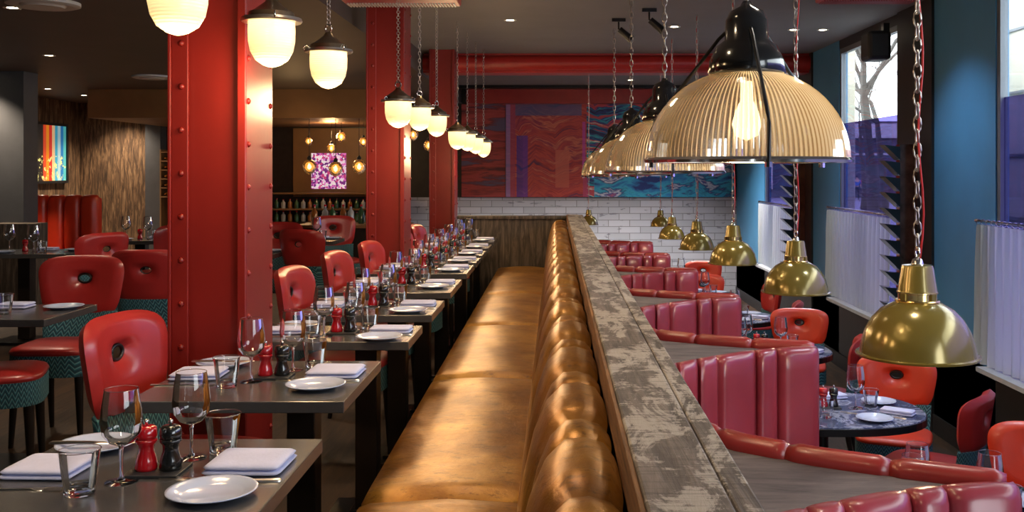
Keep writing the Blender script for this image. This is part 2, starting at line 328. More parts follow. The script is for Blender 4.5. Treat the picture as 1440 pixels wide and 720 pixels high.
# ------------------------------------------------------------------ mesh helpers
class MB:
    def __init__(s): s.v = []; s.f = []
    def add(s, vs, fs):
        o = len(s.v); s.v += [tuple(p) for p in vs]; s.f += [tuple(i+o for i in f) for f in fs]; return s
    def box(s, x0, x1, y0, y1, z0, z1):
        return s.add([(x0,y0,z0),(x1,y0,z0),(x1,y1,z0),(x0,y1,z0),(x0,y0,z1),(x1,y0,z1),(x1,y1,z1),(x0,y1,z1)],
                     [(0,3,2,1),(4,5,6,7),(0,1,5,4),(1,2,6,5),(2,3,7,6),(3,0,4,7)])
    def prism(s, poly, z0, z1):
        n = len(poly)
        vs = [(x, y, z0) for x, y in poly] + [(x, y, z1) for x, y in poly]
        return s.add(vs, [tuple(range(n-1, -1, -1)), tuple(range(n, 2*n))] + [(i, (i+1) % n, n+(i+1) % n, n+i) for i in range(n)])
    def lathe(s, prof, seg=24, c=(0,0,0), flute=0, nf=0, close=False):
        vs = []; fs = []; n = len(prof)
        for i in range(seg):
            a = 2*PI*i/seg; k = 1 + (flute if i % 2 else 0)
            for (r, z) in prof: vs.append((c[0]+r*k*math.cos(a), c[1]+r*k*math.sin(a), c[2]+z))
        for i in range(seg):
            j = (i+1) % seg
            for k in range(n-1): fs.append((i*n+k, j*n+k, j*n+k+1, i*n+k+1))
            if close: fs.append((i*n+n-1, j*n+n-1, j*n, i*n))
        if not close:
            if prof[0][0] > 1e-5: fs.append(tuple(i*n for i in range(seg-1, -1, -1)))
            if prof[-1][0] > 1e-5: fs.append(tuple(i*n+n-1 for i in range(seg)))
        return s.add(vs, fs)
    def shell(s, prof, seg=24, c=(0,0,0), flute=0):   # open surface of revolution
        vs = []; fs = []; n = len(prof)
        for i in range(seg):
            a = 2*PI*i/seg; k = 1 + (flute if i % 2 else 0)
            for (r, z) in prof: vs.append((c[0]+r*k*math.cos(a), c[1]+r*k*math.sin(a), c[2]+z))
        for i in range(seg):
            j = (i+1) % seg
            for k in range(n-1): fs.append((i*n+k, j*n+k, j*n+k+1, i*n+k+1))
        return s.add(vs, fs)
    def tube(s, pts, r, seg=8, closed=False):
        pts = [Vector(p) for p in pts]; n = len(pts); vs = []; fs = []
        up = Vector((0, 0, 1))
        for i, p in enumerate(pts):
            if closed: t = pts[(i+1) % n]-pts[i-1]
            else: t = pts[min(i+1, n-1)]-pts[max(i-1, 0)]
            t.normalize(); u = up if abs(t.z) < .95 else Vector((1, 0, 0))
            a = t.cross(u).normalized(); b = t.cross(a).normalized()
            rr = r[i] if isinstance(r, (list, tuple)) else r
            for k in range(seg):
                q = 2*PI*k/seg; vs.append(p + a*rr*math.cos(q) + b*rr*math.sin(q))
        m = n if closed else n-1
        for i in range(m):
            j = (i+1) % n
            for k in range(seg): fs.append((i*seg+k, i*seg+(k+1) % seg, j*seg+(k+1) % seg, j*seg+k))
        if not closed: fs += [tuple(range(seg-1, -1, -1)), tuple((n-1)*seg+k for k in range(seg))]
        return s.add(vs, fs)
    def pad(s, x0, x1, y0, y1, z0, z1, p=5, nu=40, nv=12, zp=3):   # soft cushion (superellipsoid)
        cx, cy, cz = (x0+x1)/2, (y0+y1)/2, (z0+z1)/2; a, b, c = (x1-x0)/2, (y1-y0)/2, (z1-z0)/2
        def sp(v, e): return math.copysign(abs(v)**e, v)
        vs = []; fs = []
        for j in range(nv+1):
            ph = -PI/2 + PI*j/nv
            cr = sp(math.cos(ph), 2/zp); sz = sp(math.sin(ph), 2/zp)
            for i in range(nu):
                th = 2*PI*i/nu + PI/nu
                vs.append((cx+a*cr*sp(math.cos(th), 2/p), cy+b*cr*sp(math.sin(th), 2/p), cz+c*sz))
        for j in range(nv):
            for i in range(nu): fs.append((j*nu+i, j*nu+(i+1) % nu, (j+1)*nu+(i+1) % nu, (j+1)*nu+i))
        return s.add(vs, fs)
    def xf(s, loc=(0,0,0), rz=0, ry=0, rx=0, sc=1):
        m = Matrix.Translation(loc) @ Matrix.Rotation(rz, 4, 'Z') @ Matrix.Rotation(ry, 4, 'Y') @ Matrix.Rotation(rx, 4, 'X') @ Matrix.Scale(sc, 4)
        s.v = [tuple(m @ Vector(p)) for p in s.v]; return s
    def build(s, name, mat, parent=None, smooth=False, bevel=0, auto=None, rot=None):
        me = bpy.data.meshes.new(name); me.from_pydata(s.v, [], s.f); me.validate(); me.update()
        o = bpy.data.objects.new(name, me); C.objects.link(o)
        me.materials.append(M[mat] if isinstance(mat, str) else mat)
        if smooth or auto:
            for p in me.polygons: p.use_smooth = True
        if auto: me.set_sharp_from_angle(angle=R(auto))
        if bevel:
            b = o.modifiers.new('bevel', 'BEVEL'); b.width = bevel; b.segments = 2; b.limit_method = 'ANGLE'
        if parent: o.parent = parent
        return o
def tag(o, label=None, cat=None, group=None, kind=None):
    if label: o['label'] = label
    if cat: o['category'] = cat
    if group: o['group'] = group
    if kind: o['kind'] = kind
    return o
def thing(name, label, cat, loc=(0,0,0), rz=0, group=None):
    o = bpy.data.objects.new(name, None); C.objects.link(o); o.location = loc; o.rotation_euler = (0, 0, rz); o.empty_display_size = .1
    return tag(o, label, cat, group)
KIDS = {}
def kids(o): return [c for c in C.objects if c.parent == o]
def copy_tree(o, parent=None, tree=None):
    if tree is None: tree = tree_of(o)
    def rec(node, par):
        src, ch = node
        c = src.copy(); C.objects.link(c)
        if par: c.parent = par
        for k in ch: rec(k, c)
        return c
    return rec(tree, parent)
def tree_of(o): return (o, [tree_of(k) for k in kids(o)])
PROTO = {}
def inst(key, maker, label, cat, loc, rz=0, group=None, sc=None):
    """first call builds the thing, later calls copy it and its parts"""
    if key not in PROTO:
        o = maker(); PROTO[key] = tree_of(o)
    else: o = copy_tree(None, tree=PROTO[key])
    o.location = loc; o.rotation_euler = (0, 0, rz)
    sc = sc or 1
    o.scale = sc if isinstance(sc, tuple) else (sc, sc, sc)
    tag(o, label, cat, group)
    if group is None and 'group' in o: del o['group']
    return o
def E(name): 
    o = bpy.data.objects.new(name, None); C.objects.link(o); o.empty_display_size = .1; return o
def struct(name, mb, mat, **k):
    o = mb.build(name, mat, **k); o['kind'] = 'structure'; return o
ORD = ['first', 'second', 'third', 'fourth', 'fifth', 'sixth', 'seventh', 'eighth', 'ninth', 'tenth']
def point(parent_name, loc, power, col=(1, .72, .42), r=.04):
    d = bpy.data.lights.new(parent_name, 'POINT'); d.energy = power; d.color = col; d.shadow_soft_size = r
    o = bpy.data.objects.new(parent_name, d); o.location = loc; C.objects.link(o); return o

LF = -.58      # lower floor of the booth side
RX = 2.9       # window wall
BY = 16.0      # far wall
# ------------------------------------------------------------------ room shell
struct('floor', MB().box(-7.6, .28, -3, BY, -.1, 0), 'floor_wood')
struct('floor', MB().box(.28, 3.1, -3, BY, LF-.1, LF), 'floor_wood')
struct('ceiling', MB().box(-1.5, 3.1, -3, BY, 2.75, 2.85), 'ceiling_grey')
struct('ceiling', MB().box(-7.6, -1.5, -3, BY, 2.5, 2.85), 'ceiling_brown')
struct('wall_left', MB().box(-7.7, -7.6, -3, BY, 0, 2.5), 'wall_wood')
struct('wall_behind', MB().box(-7.7, 3.1, -3.1, -3, LF, 2.85), 'grey_paint')
struct('wall_far', MB().box(-7.7, 3.1, BY, BY+.1, LF, 2.85), 'dark_panel')
struct('trim_1', MB().box(-2.35, RX, BY-.06, BY, LF, .99), 'brick')
struct('trim_2', MB().box(-7.6, -6.49, BY-.08, BY, 0, 2.5), 'wall_wood')
struct('trim_3', MB().box(-6.49, -6.25, BY-.25, BY, 0, 2.5), 'grey_paint')
struct('trim_4', MB().box(-4.2, -2.4, BY-.05, BY, 1.0, 2.1), 'bar_brown')
# right wall: piers, sill wall, head
P0 = [(-3, -2.9), (.6, 1.2), (6.56, 8.39), (10.18, 11.8), (13.8, BY)]
for a, b in P0: struct('wall_right', MB().box(RX, RX+.09, a, b, LF, 2.75), 'blue_paint')
struct('wall_right', MB().box(RX, RX+.09, -2.9, BY, LF, .10), 'black_paint')
struct('wall_right', MB().box(RX+.005, RX+.09, -2.9, BY, 2.66, 2.75), 'black_paint')
struct('trim_5', MB().box(RX-.02, RX, 7.62, 8.39, LF, 2.75), 'black_paint')
struct('trim_6', MB().box(RX-.02, RX, 11.2, 11.8, LF, 2.75), 'black_paint')
struct('trim_7', MB().box(RX-.015, RX, -2.9, BY, LF, LF+.14), 'black_paint')
wins = [(1.2, 6.56), (8.39, 10.18), (11.8, 13.8)]
struct('trim_8', MB().box(RX-.13, RX+.09, -2.9, 6.56, .10, .13), 'sill_white')
struct('trim_9', MB().box(RX-.13, RX+.09, 8.40, 10.18, .10, .13), 'sill_white')
struct('trim_10', MB().box(RX-.13, RX+.09, 11.81, 13.8, .10, .13), 'sill_white')
for i, (a, b) in enumerate(wins):
    w = E('window_%d' % (i+1)); w['kind'] = 'structure'
    fr = MB(); t = .05; x0, x1 = RX+.01, RX+.06
    fr.box(x0, x1, a, a+t, .13, 2.66).box(x0, x1, b-t, b, .13, 2.66).box(x0, x1, a+t, b-t, .13, .18).box(x0, x1, a+t, b-t, 2.61, 2.66)
    if i == 0: fr.box(x0, x1, 3.8, 3.86, .18, 2.61)
    fr.build('window_frame', 'frame_grey', w)
    MB().box(x0+.025, x0+.031, a+t, b-t, 1.90, 2.61).build('pane', 'window_glass', w)
    MB().box(x0+.025, x0+.031, a+t, b-t, .18, 1.90).build('tinted_pane', 'blue_film', w)['label'] = 'lower pane with a purple blue film'
# riser at the back and post by the end of the divider
struct('trim_11', MB().box(.28, .34, 10.3, BY, LF, 0), 'black_paint')
# ceiling beams
def beam(y, z0, z1, x0, x1, name):
    mb = MB(); h = z1-z0
    mb.box(x0, x1, y, y+.30, z1-.03, z1).box(x0, x1, y+.12, y+.18, z0+.03, z1-.03).box(x0, x1, y, y+.30, z0, z0+.03)
    mb.tube([(x0, y+.02, (z0+z1)/2), (x1, y+.02, (z0+z1)/2)], h*.42, 20)
    o = struct(name, mb, 'red_duct', auto=40)
beam(11.3, 2.53, 2.75, -1.5, 2.9, 'trim_12')
struct('trim_13', MB().box(-1.4, RX, BY-.35, BY-.06, 2.48, 2.70), 'red_duct')
struct('trim_14', MB().box(-1.5, RX, BY-.55, BY-.36, 2.70, 2.75), 'black_metal')

# columns: riveted built-up steel columns
def column():
    o = E('trim_15')
    w, d, H = .265, .34, 2.75
    # origin at front right bottom corner, extends to -x and +y
    b = MB()
    b.box(-w+.008, -.008, .03, .045, 0, H)                 # recessed web plate
    b.box(-w, -w+.06, 0, .012, 0, H).box(-w, -w+.012, .012, d, 0, H).box(-w-.012, -w, -.006, .02, 0, H)
    b.box(-.016, 0, .012, d, 0, H).box(-.03, 0, 0, .012, 0, H)
    b.box(-w+.012, -.016, d-.012, d, 0, H)
    b.build('shaft', 'red_paint', o, bevel=.003)
    r = MB(); prof = [(0, .009), (.006, .0075), (.010, .004), (.012, 0)]
    z = .12
    while z < H:
        for (y) in (.035, d-.03):
            m = MB().lathe(prof[::-1], 8); m.xf((0, y, z), 0, PI/2); r.add(m.v, m.f)
        m = MB().lathe(prof[::-1], 8); m.xf((-w+.035, 0, z+.05), 0, 0, PI/2); r.add(m.v, m.f)
        z += .155
    r.build('rivet', 'red_paint', o, smooth=True)
    return o
for i, y in enumerate((3.55, 7.27, 10.9)):
    if i == 0: c = column(); tr = tree_of(c)
    else: c = copy_tree(None, tree=tr)
    c.location = (-1.105, y, 0); c['kind'] = 'structure'; c.name = 'trim_%d' % (15+i)

# ------------------------------------------------------------------ far wall mural
o = MB().box(-.79, 2.86, BY-.10, BY-.06, 1.0, 2.48).build('mural', 'mural'); tag(o, 'large abstract painted mural of red and blue slanting bands above pale brick', 'mural')
o = MB().box(-1.5, -.80, BY-.10, BY-.06, 1.0, 2.48).build('mural', 'mural_left'); tag(o, 'dark red streaked painted panel left of the big mural', 'mural')

# ------------------------------------------------------------------ long bench and divider
bench = thing('banquette_bench', 'long tan leather banquette with fluted back running down the middle aisle', 'bench', (0, 0, 0))
ys = [.6, 1.35, 2.93, 4.63, 6.19, 7.77, 9.95]
for a, b in zip(ys[:-1], ys[1:]):
    nx, ny = 26, 30; m = MB(); vs = []; fs = []
    x0, x1, z0, z1 = -.585, -.07, .33, .46
    prof = [(x0+.03, z0), (x0, z0+.05), (x0+.002, z1-.04), (x0+.018, z1-.01)]
    prof += [(x0+.05+(x1-x0-.07)*k/12, z1+.012*math.sin(PI*k/12)) for k in range(13)] + [(x1, z1-.015)]
    for j in range(ny+1):
        t = j/ny; e = min(t, 1-t)*(b-a)
        dz = -.03*math.exp(-e/.018)
        y = a + .002 + (b-a-.004)*t
        for k, (px, pz) in enumerate(prof):
            w = .0010*math.sin(9*y+px*20)+.0008*math.sin(23*y-px*33) if k > 3 else 0
            vs.append((px - dz*.3*(k < 3), y, pz + (dz if k > 1 else 0) + w))
    n = len(prof)
    for j in range(ny):
        for k in range(n-1): fs.append((j*n+k, j*n+k+1, (j+1)*n+k+1, (j+1)*n+k))
    fs += [tuple(range(n-1, -1, -1)), tuple(ny*n+k for k in range(n))]
    m.add(vs, fs); m.build('seat_cushion', 'bench_leather', bench, auto=60)
MB().box(-.54, .12, .6, 9.95, 0.0, .33).build('seat_base', 'dark_wood', bench)
# fluted back
cp = [(-.085, .40), (-.082, .50), (-.068, .62), (-.05, .74), (-.028, .83), (-.005, .885), (.022, .912), (.052, .915), (.085, .905), (.111, .89)]
ch = []; y = .6; w = [.33, .15]; i = 0
while y < 9.9:
    e = min(y+w[i % 2], 9.95); ch.append((y, e)); y = e; i += 1
m = MB(); vs = []; fs = []; n = len(cp); rows = 0
for (a, b) in ch:
    K = 8
    for j in range(K+(1 if b >= 9.94 else 0)):
        t = j/K; puff = (math.sin(PI*t)**.42 if 0 < t < 1 else 0)
        for k, (px, pz) in enumerate(cp):
            q = cp[min(k+1, n-1)]; p = cp[max(k-1, 0)]; tx, tz = q[0]-p[0], q[1]-p[1]; L = math.hypot(tx, tz)
            amp = .034*(1 if 0 < k < n-1 else .4)*(.6 if (b-a) < .2 else 1)
            nx_, nz_ = -tz/L, tx/L
            vs.append((px+nx_*(amp*puff-.012), a+(b-a)*t, pz+nz_*(amp*puff-.012)))
        rows += 1
for j in range(rows-1):
    for k in range(n-1): fs.append((j*n+k, j*n+k+1, (j+1)*n+k+1, (j+1)*n+k))
m.add(vs, fs); m.build('backrest', 'bench_leather', bench, smooth=True)
div = thing('divider_ledge', 'weathered whitewashed timber beam topping the partition behind the tan bench', 'ledge', (0, 0, 0))
MB().box(.122, .240, .5, 10.25, .90, .97).build('plank', 'ledge_wood', div, bevel=.004)
MB().box(.243, .281, .5, 10.25, .90, .967).build('plank', 'ledge_wood', div, bevel=.004)
MB().box(.113, .1215, .5, 10.25, .888, .967).build('edge_board', 'beam_side', div, bevel=.002)
struct('wall_divider', MB().box(.125, .28, .5, 10.25, LF, .897), 'dark_panel')
o = tag(MB().box(-.98, .12, 10.1, 10.22, 0, .93).box(-1.0, .12, 10.08, 10.24, .93, .96).build('end_panel', 'end_wood', bevel=.004), 'rough dark timber screen closing the far end of the long bench', 'screen')

# ------------------------------------------------------------------ tableware makers
def mk_wineglass():
    o = E('wine_glass')
    prof = [(.0345, .200), (.040, .165), (.0435, .130), (.040, .105), (.026, .086), (.008, .078)]
    pr = []
    for i in range(len(prof)-1):
        for k in range(3):
            t = k/3; pr.append((prof[i][0]*(1-t)+prof[i+1][0]*t, prof[i][1]*(1-t)+prof[i+1][1]*t))
    pr.append(prof[-1]); MB().shell(pr + [(.001, .0755)], 24).build('bowl', 'glass', o, smooth=True)
    MB().tube([(.0345*math.cos(a*PI/12), .0345*math.sin(a*PI/12), .2) for a in range(24)], .0008, 4, True).build('rim', 'solid_glass', o, smooth=True)
    MB().lathe([(.001, .0755), (.006, .0765), (.0042, .066), (.0035, .04), (.004, .012), (.010, .004), (.001, .004)], 12).build('stem', 'solid_glass', o, smooth=True)
    MB().lathe([(.034, .0), (.0345, .0012), (.015, .003), (.006, .006)], 24).build('foot', 'solid_glass', o, smooth=True)
    return o
def mk_tumbler():
    o = E('tumbler')
    MB().shell([(.0415, .092), (.036, .05), (.0305, .012)], 24).build('wall', 'glass', o, smooth=True)
    MB().tube([(.0415*math.cos(a*PI/12), .0415*math.sin(a*PI/12), .092) for a in range(24)], .0012, 4, True).build('rim', 'solid_glass', o, smooth=True)
    MB().lathe([(.0285, .0), (.0308, .003), (.0315, .020), (.028, .016), (.001, .013)], 14).build('base', 'solid_glass', o, auto=30)
    return o
def mk_mill(mat):
    def f():
        o = E('pepper_mill')
        MB().lathe([(.024, 0), (.025, .006), (.0225, .022), (.0165, .042), (.018, .055), (.0235, .062), (.023, .068)], 20).build('body', mat, o, smooth=True)
        MB().lathe([(.0225, .0685), (.0235, .076), (.0225, .092), (.017, .0965), (.004, .097)], 20).build('head', mat, o, smooth=True)
        MB().lathe([(.003, .097), (.003, .102), (.0055, .105), (.0045, .110), (.0005, .112)], 12).build('knob', 'chrome', o, smooth=True)
        return o
    return f
def mk_plate():
    o = E('side_plate')
    MB().lathe([(.050, 0), (.062, .003), (.088, .013), (.0915, .0145), (.0915, .0165), (.086, .0155), (.066, .0078), (.060, .0045), (.001, .0042)], 40).build('dish', 'porcelain', o, smooth=True)
    return o
def plate1():
    o = mk_plate(); k = kids(o)[0]; k.parent = None; bpy.data.objects.remove(o); k.name = 'side_plate'; return k
def mk_napkin():
    # folded twice: two rounded layers and a fold roll at the edge; 0.19 x 0.19
    m = MB()
    m.pad(-.095, .095, -.085, .085, 0, .013, 12, 48, 6, 4)
    m.pad(-.092, .093, -.082, .083, .012, .026, 12, 48, 6, 4)
    k = m.build('napkin', 'linen', smooth=True); return k
def mk_knife():
    m = MB(); vs = []; fs = []
    st = [(-.105, .0045, .003), (-.10, .0085, .005), (-.06, .0085, .0045), (-.012, .0055, .004), (0, .005, .003), (.01, .0095, .0018), (.06, .0105, .0016), (.095, .008, .0012), (.108, .001, .001)]
    for x, w, t in st: vs += [(x, -w, 0), (x, w, 0), (x, w*.8, t), (x, -w*.8, t)]
    for i in range(len(st)-1):
        a = i*4; b = a+4
        for k in range(4): fs.append((a+k, a+(k+1) % 4, b+(k+1) % 4, b+k))
    fs += [(3, 2, 1, 0), tuple(len(vs)-4+k for k in range(4))]
    return m.add(vs, fs).build('knife', 'steel', auto=40)
def mk_fork():
    m = MB(); vs = []; fs = []
    st = [(-.1, .004, .003), (-.095, .0075, .003), (-.05, .005, .003), (0, .003, .003), (.03, .003, .003), (.042, .010, .002), (.058, .0115, .002)]
    for x, w, t in st: vs += [(x, -w, 0), (x, w, 0), (x, w*.8, t), (x, -w*.8, t)]
    for i in range(len(st)-1):
        a = i*4; b = a+4
        for k in range(4): fs.append((a+k, a+(k+1) % 4, b+(k+1) % 4, b+k))
    fs += [(3, 2, 1, 0), tuple(len(vs)-4+k for k in range(4))]
    m.add(vs, fs)
    for q in (-.0095, -.0032, .0032, .0095): m.box(.058, .098, q-.0013, q+.0013, .0002, .002)
    return m.build('fork', 'steel', auto=40)
def mk_tray(): return MB().box(-.06, .06, -.05, .05, 0, .006).build('slate_tray', 'slate', bevel=.001)
def wineglass(l, loc, g, sc=None): return inst('wg', mk_wineglass, l, 'wine glass', loc, random.uniform(0, 6), g, sc)
def tumbler(l, loc, g): return inst('tb', mk_tumbler, l, 'water glass', loc, random.uniform(0, 6), g)
def plate(l, loc, g, rz=0): return inst('pl', plate1, l, 'plate', loc, rz, g)
def napkin(l, loc, g, rz=0, sc=None): return inst('nk', mk_napkin, l, 'napkin', loc, rz, g, sc)
def knife(l, loc, g, rz=0): return inst('kn', mk_knife, l, 'knife', loc, rz, g)
def fork(l, loc, g, rz=0): return inst('fk', mk_fork, l, 'fork', loc, rz, g)
def rmill(l, loc, g): return inst('rm', mk_mill('red_gloss'), l, 'pepper mill', loc, 0, g)
def bmill(l, loc, g): return inst('bm', mk_mill('black_gloss'), l, 'salt mill', loc, 0, g)
def tray(l, loc, g, rz=0): return inst('ty', mk_tray, l, 'tray', loc, rz, g)

# ------------------------------------------------------------------ aisle tables
TZ = .75
tabs = [(1.87, 2.49, -1.22, -.582), (2.89, 3.51, -1.25, -.614), (3.90, 4.31, -1.22, -.575), (4.62, 5.15, -1.22, -.573), (5.47, 6.13, -1.22, -.575),
        (6.46, 7.08, -1.22, -.575), (7.24, 7.66, -1.09, -.575), (7.85, 8.35, -1.22, -.575), (8.55, 9.02, -1.22, -.575), (9.32, 9.88, -1.22, -.575)]
def aisle_table(i, y0, y1, x0, x1):
    w = ORD[i]
    t = thing('dining_table', 'dark metal topped square table, %s from the front along the tan bench' % w, 'table', ((x0+x1)/2, (y0+y1)/2, 0), 0, 'square tables along the tan bench')
    hx, hy = (x1-x0)/2, (y1-y0)/2
    MB().box(-hx, hx, -hy, hy, TZ-.035, TZ-.0005).build('tabletop', 'table_metal', t, bevel=.003)
    MB().box(.08, .17, -.045, .045, .03, TZ-.035).build('pedestal', 'dark_wood', t, bevel=.004)
    MB().box(-.03, .26, -.15, .15, 0, .025).box(.06, .19, -.07, .07, .025, .04).build('base_plate', 'black_metal', t, bevel=.004)
    s = min(1, (y1-y0)/.60); s = max(s, .72); Y = y1; cx = x1
    at = lambda dx, dy: (cx+dx, Y-dy*s, TZ)
    on = 'on the %s table from the front' % w
    gj = random.uniform(-.012, .012)
    napkin('folded white bench side napkin, %s' % on, at(-.108, .235), 'folded napkins on the bench side', random.uniform(-.03, .03), (.92, s*.95, .9))
    plate('white bench side plate, %s' % on, at(-.125, .44 if s > .9 else .49), 'side plates on the bench side')
    fz = TZ
    knife('steel knife by the bench side plate, %s' % on, (cx-.115, Y-(.345*s if s > .9 else .36*s), fz+.0), 'bench side knives', PI+.03)
    fork('steel fork by the bench side napkin, %s' % on, (cx-.18, Y-.328*s-.002, fz), 'bench side forks', PI-.05)
    wineglass('empty stemmed wine glass right of the mills, %s' % on, at(-.268, .165), 'bench side wine glasses')
    tumbler('water tumbler beside the right wine glass, %s' % on, at(-.222+gj, .135), 'bench side tumblers') if False else tumbler('water tumbler beside the right wine glass, %s' % on, at(-.205+gj, .12), 'bench side tumblers')
    tray('small slate tray under the two mills, %s' % on, at(-.303, .275), 'slate trays')
    rmill('red pepper mill with chrome knob, %s' % on, (cx-.328, Y-.275*s, TZ+.006), 'red pepper mills')
    bmill('black salt mill beside the red one, %s' % on, (cx-.275, Y-.272*s, TZ+.006), 'black salt mills')
    wineglass('empty stemmed wine glass left of the mills, %s' % on, at(-.353, .345) if s > .9 else at(-.36, .40), 'aisle side wine glasses')
    tumbler('water tumbler beside the left wine glass, %s' % on, at(-.405, .425), 'aisle side tumblers')
    if x1-x0 > .6:
        napkin('folded white napkin on the chair side, %s' % on, at(-.545, .27), 'folded napkins on the chair side', random.uniform(-.04, .04), (.85, s*.88, .85))
        plate('white side plate on the chair side, %s' % on, at(-.525, .09 if s > .9 else .06), 'side plates on the chair side')
        knife('steel knife laid across the chair side plate, %s' % on, (cx-.525, Y-.10*s, TZ+.0166), 'knives laid on chair side plates', .05)
        fork('steel fork in front of the chair side napkin, %s' % on, at(-.55, .40), 'chair side forks', .03)
for i, (y0, y1, x0, x1) in enumerate(tabs): aisle_table(i, y0, y1, x0, x1)

# ------------------------------------------------------------------ chairs
def mk_chair(leather):
    def f():
        o = E('dining_chair')
        # local: faces +X, back at -x; back plane spans y
        H = .86; zc = .705; W2 = .225
        def outline(a, top=True):
            # rounded shield: superellipse in (y,z) about zc, wider at the top
            c, s_ = math.cos(a), math.sin(a)
            p = 2/3.9
            yy = math.copysign(abs(c)**p, c)*W2; zz = math.copysign(abs(s_)**p, s_)*.155
            yy *= (1 + (zz)*.75)
            return yy, zc+zz
        def hole(a): return (.034*math.cos(a), .745+.022*math.sin(a))
        NA, K = 48, 7; T = .034
        vs = []; fs = []
        def bx(y, z): return -.235 + 1.0*y*y*1.1 - (z-.5)*.16   # wrap around and lean back
        for side in (1, -1):
            for k in range(K):
                t = k/(K-1)
                th = T*math.sqrt(max(0, 1-(2*t-1)**6)) if side == 1 else -T*.8*math.sqrt(max(0, 1-(2*t-1)**6))
                for i in range(NA):
                    a = 2*PI*i/NA; h = hole(a); q = outline(a)
                    y = h[0]*(1-t)+q[0]*t; z = h[1]*(1-t)+q[1]*t
                    vs.append((bx(y, z)+th, y, z))
        L = NA*K
        for k in range(K-1):
            for i in range(NA):
                j = (i+1) % NA
                fs.append((k*NA+i, k*NA+j, (k+1)*NA+j, (k+1)*NA+i))
                fs.append((L+k*NA+i, L+(k+1)*NA+i, L+(k+1)*NA+j, L+k*NA+j))
        b = MB().add(vs, fs).build('backrest', leather, o, smooth=True)
        MB().tube([(bx(0, .745)+T*.30, .034*math.cos(PI*2*i/20), .745+.022*math.sin(2*PI*i/20)) for i in range(20)], .006, 6, True).build('handle_ring', 'dark_wood', b, smooth=True)
        # woven lower back: curved slab
        vs = []; fs = []; NY, NZ = 12, 5
        for side in (1, -1):
            for r in range(NZ+1):
                z = .27+.315*r/NZ
                for i in range(NY+1):
                    u = -1+2*i/NY; wd = .200*(1+(z-.5)*.28)*.985
                    y = u*wd; e = math.sqrt(max(0.02, 1-abs(u)**8))
                    vs.append((bx(y, z)+side*T*.80*e, y, z))
        S = (NZ+1)*(NY+1); q = lambda s_, r, i: s_*S + r*(NY+1)+i
        for r in range(NZ):
            for i in range(NY):
                fs.append((q(0,r,i), q(0,r,i+1), q(0,r+1,i+1), q(0,r+1,i))); fs.append((q(1,r,i), q(1,r+1,i), q(1,r+1,i+1), q(1,r,i+1)))
            fs.append((q(0,r,0), q(0,r+1,0), q(1,r+1,0), q(1,r,0))); fs.append((q(0,r,NY), q(1,r,NY), q(1,r+1,NY), q(0,r+1,NY)))
        for i in range(NY):
            fs.append((q(0,0,i), q(1,0,i), q(1,0,i+1), q(0,0,i+1))); fs.append((q(0,NZ,i), q(0,NZ,i+1), q(1,NZ,i+1), q(1,NZ,i)))
        MB().add(vs, fs).build('lower_back', 'weave', o, auto=50)['label'] = 'teal woven fabric on the lower back'
        MB().pad(-.20, .235, -.215, .215, .405, .475, 4, 40, 10, 2.6).build('seat', leather, o, smooth=True)
        # woven seat skirt
        m = MB(); prof = []
        for i in range(32):
            a = 2*PI*i/32; c, s_ = math.cos(a), math.sin(a)
            prof.append((.018+math.copysign(abs(c)**.55, c)*.216, math.copysign(abs(s_)**.55, s_)*.214))
        m.prism(prof, .33, .43).build('seat_skirt', 'weave', o, auto=40)['label'] = 'teal woven fabric band round the seat'
        for (lx, ly) in ((.18, .16), (.18, -.16), (-.17, .15), (-.17, -.15)):
            k = 1.08 if lx > 0 else 1.35
            MB().tube([(lx, ly, .34), (lx*k, ly*1.1, 0)], [.024, .013], 8).build('leg', 'dark_wood', o, auto=50)
        return o
    return f
def chair(kind, label, x, y, rz, z=0, group=None, sc=None):
    key = 'ch'+kind
    return inst(key, mk_chair({'red': 'red_leather', 'orange': 'orange_leather'}[kind]), label, 'chair', (x, y, z), rz, group, sc)
G1 = 'red and teal chairs facing the tan bench tables'
CS = (1, 1, 1.1)
chair('red', 'red leather chair with teal woven skirt left of the red column, nearest the camera', -1.19, 3.25, R(-9), group=G1, sc=CS)
for i, (x, y, a) in enumerate([(-1.05, 4.9, -5), (-1.05, 5.85, -6), (-1.0, 6.68, -6), (-1.0, 8.1, -5), (-.98, 8.8, -5), (-1.04, 4.15, 0)]):
    l = ['red leather chair just right of the big riveted column, at the fourth bench table', 'red leather chair second to the right of the big riveted column', 'red leather chair partly in front of the second riveted column',
         'red leather chair between the second and third riveted columns, nearer one', 'red leather chair between the second and third riveted columns, farther one', 'red leather chair hidden behind the big riveted column'][i]
    if i == 5: continue
    chair('red', l, x, y, R(a), group=G1, sc=CS)
G2 = 'red and teal chairs in the left dining area'
for (k, l, x, y, a) in [
    ('red', 'wide red chair facing the camera behind the left table with wine glass', -2.62, 5.30, -88),
    ('red', 'red chair seat with teal side cut off by the left edge of the photo', -2.60, 4.58, 20),
    ('red', 'red chair turned away with large teal back, just left of the big column', -2.48, 6.28, 92),
    ('red', 'red chair seen side-on before the wood clad wall with teal lower back', -3.68, 7.78, 150),
    ('red', 'small red chair at the far table left of the big column', -3.62, 8.95, 160),
    ('red', 'dark red chair half hidden behind the big column in the middle gap', -2.52, 8.95, -80),
    ('red', 'red chair with teal back in the middle gap before the service counter', -1.98, 8.35, 65),
    ('red', 'small red chair close to the service counter beneath the floral picture', -2.22, 10.3, -60)]:
    chair(k, l, x, y, R(a), group=G2, sc=CS)
G3 = 'orange and red chairs on the window side'
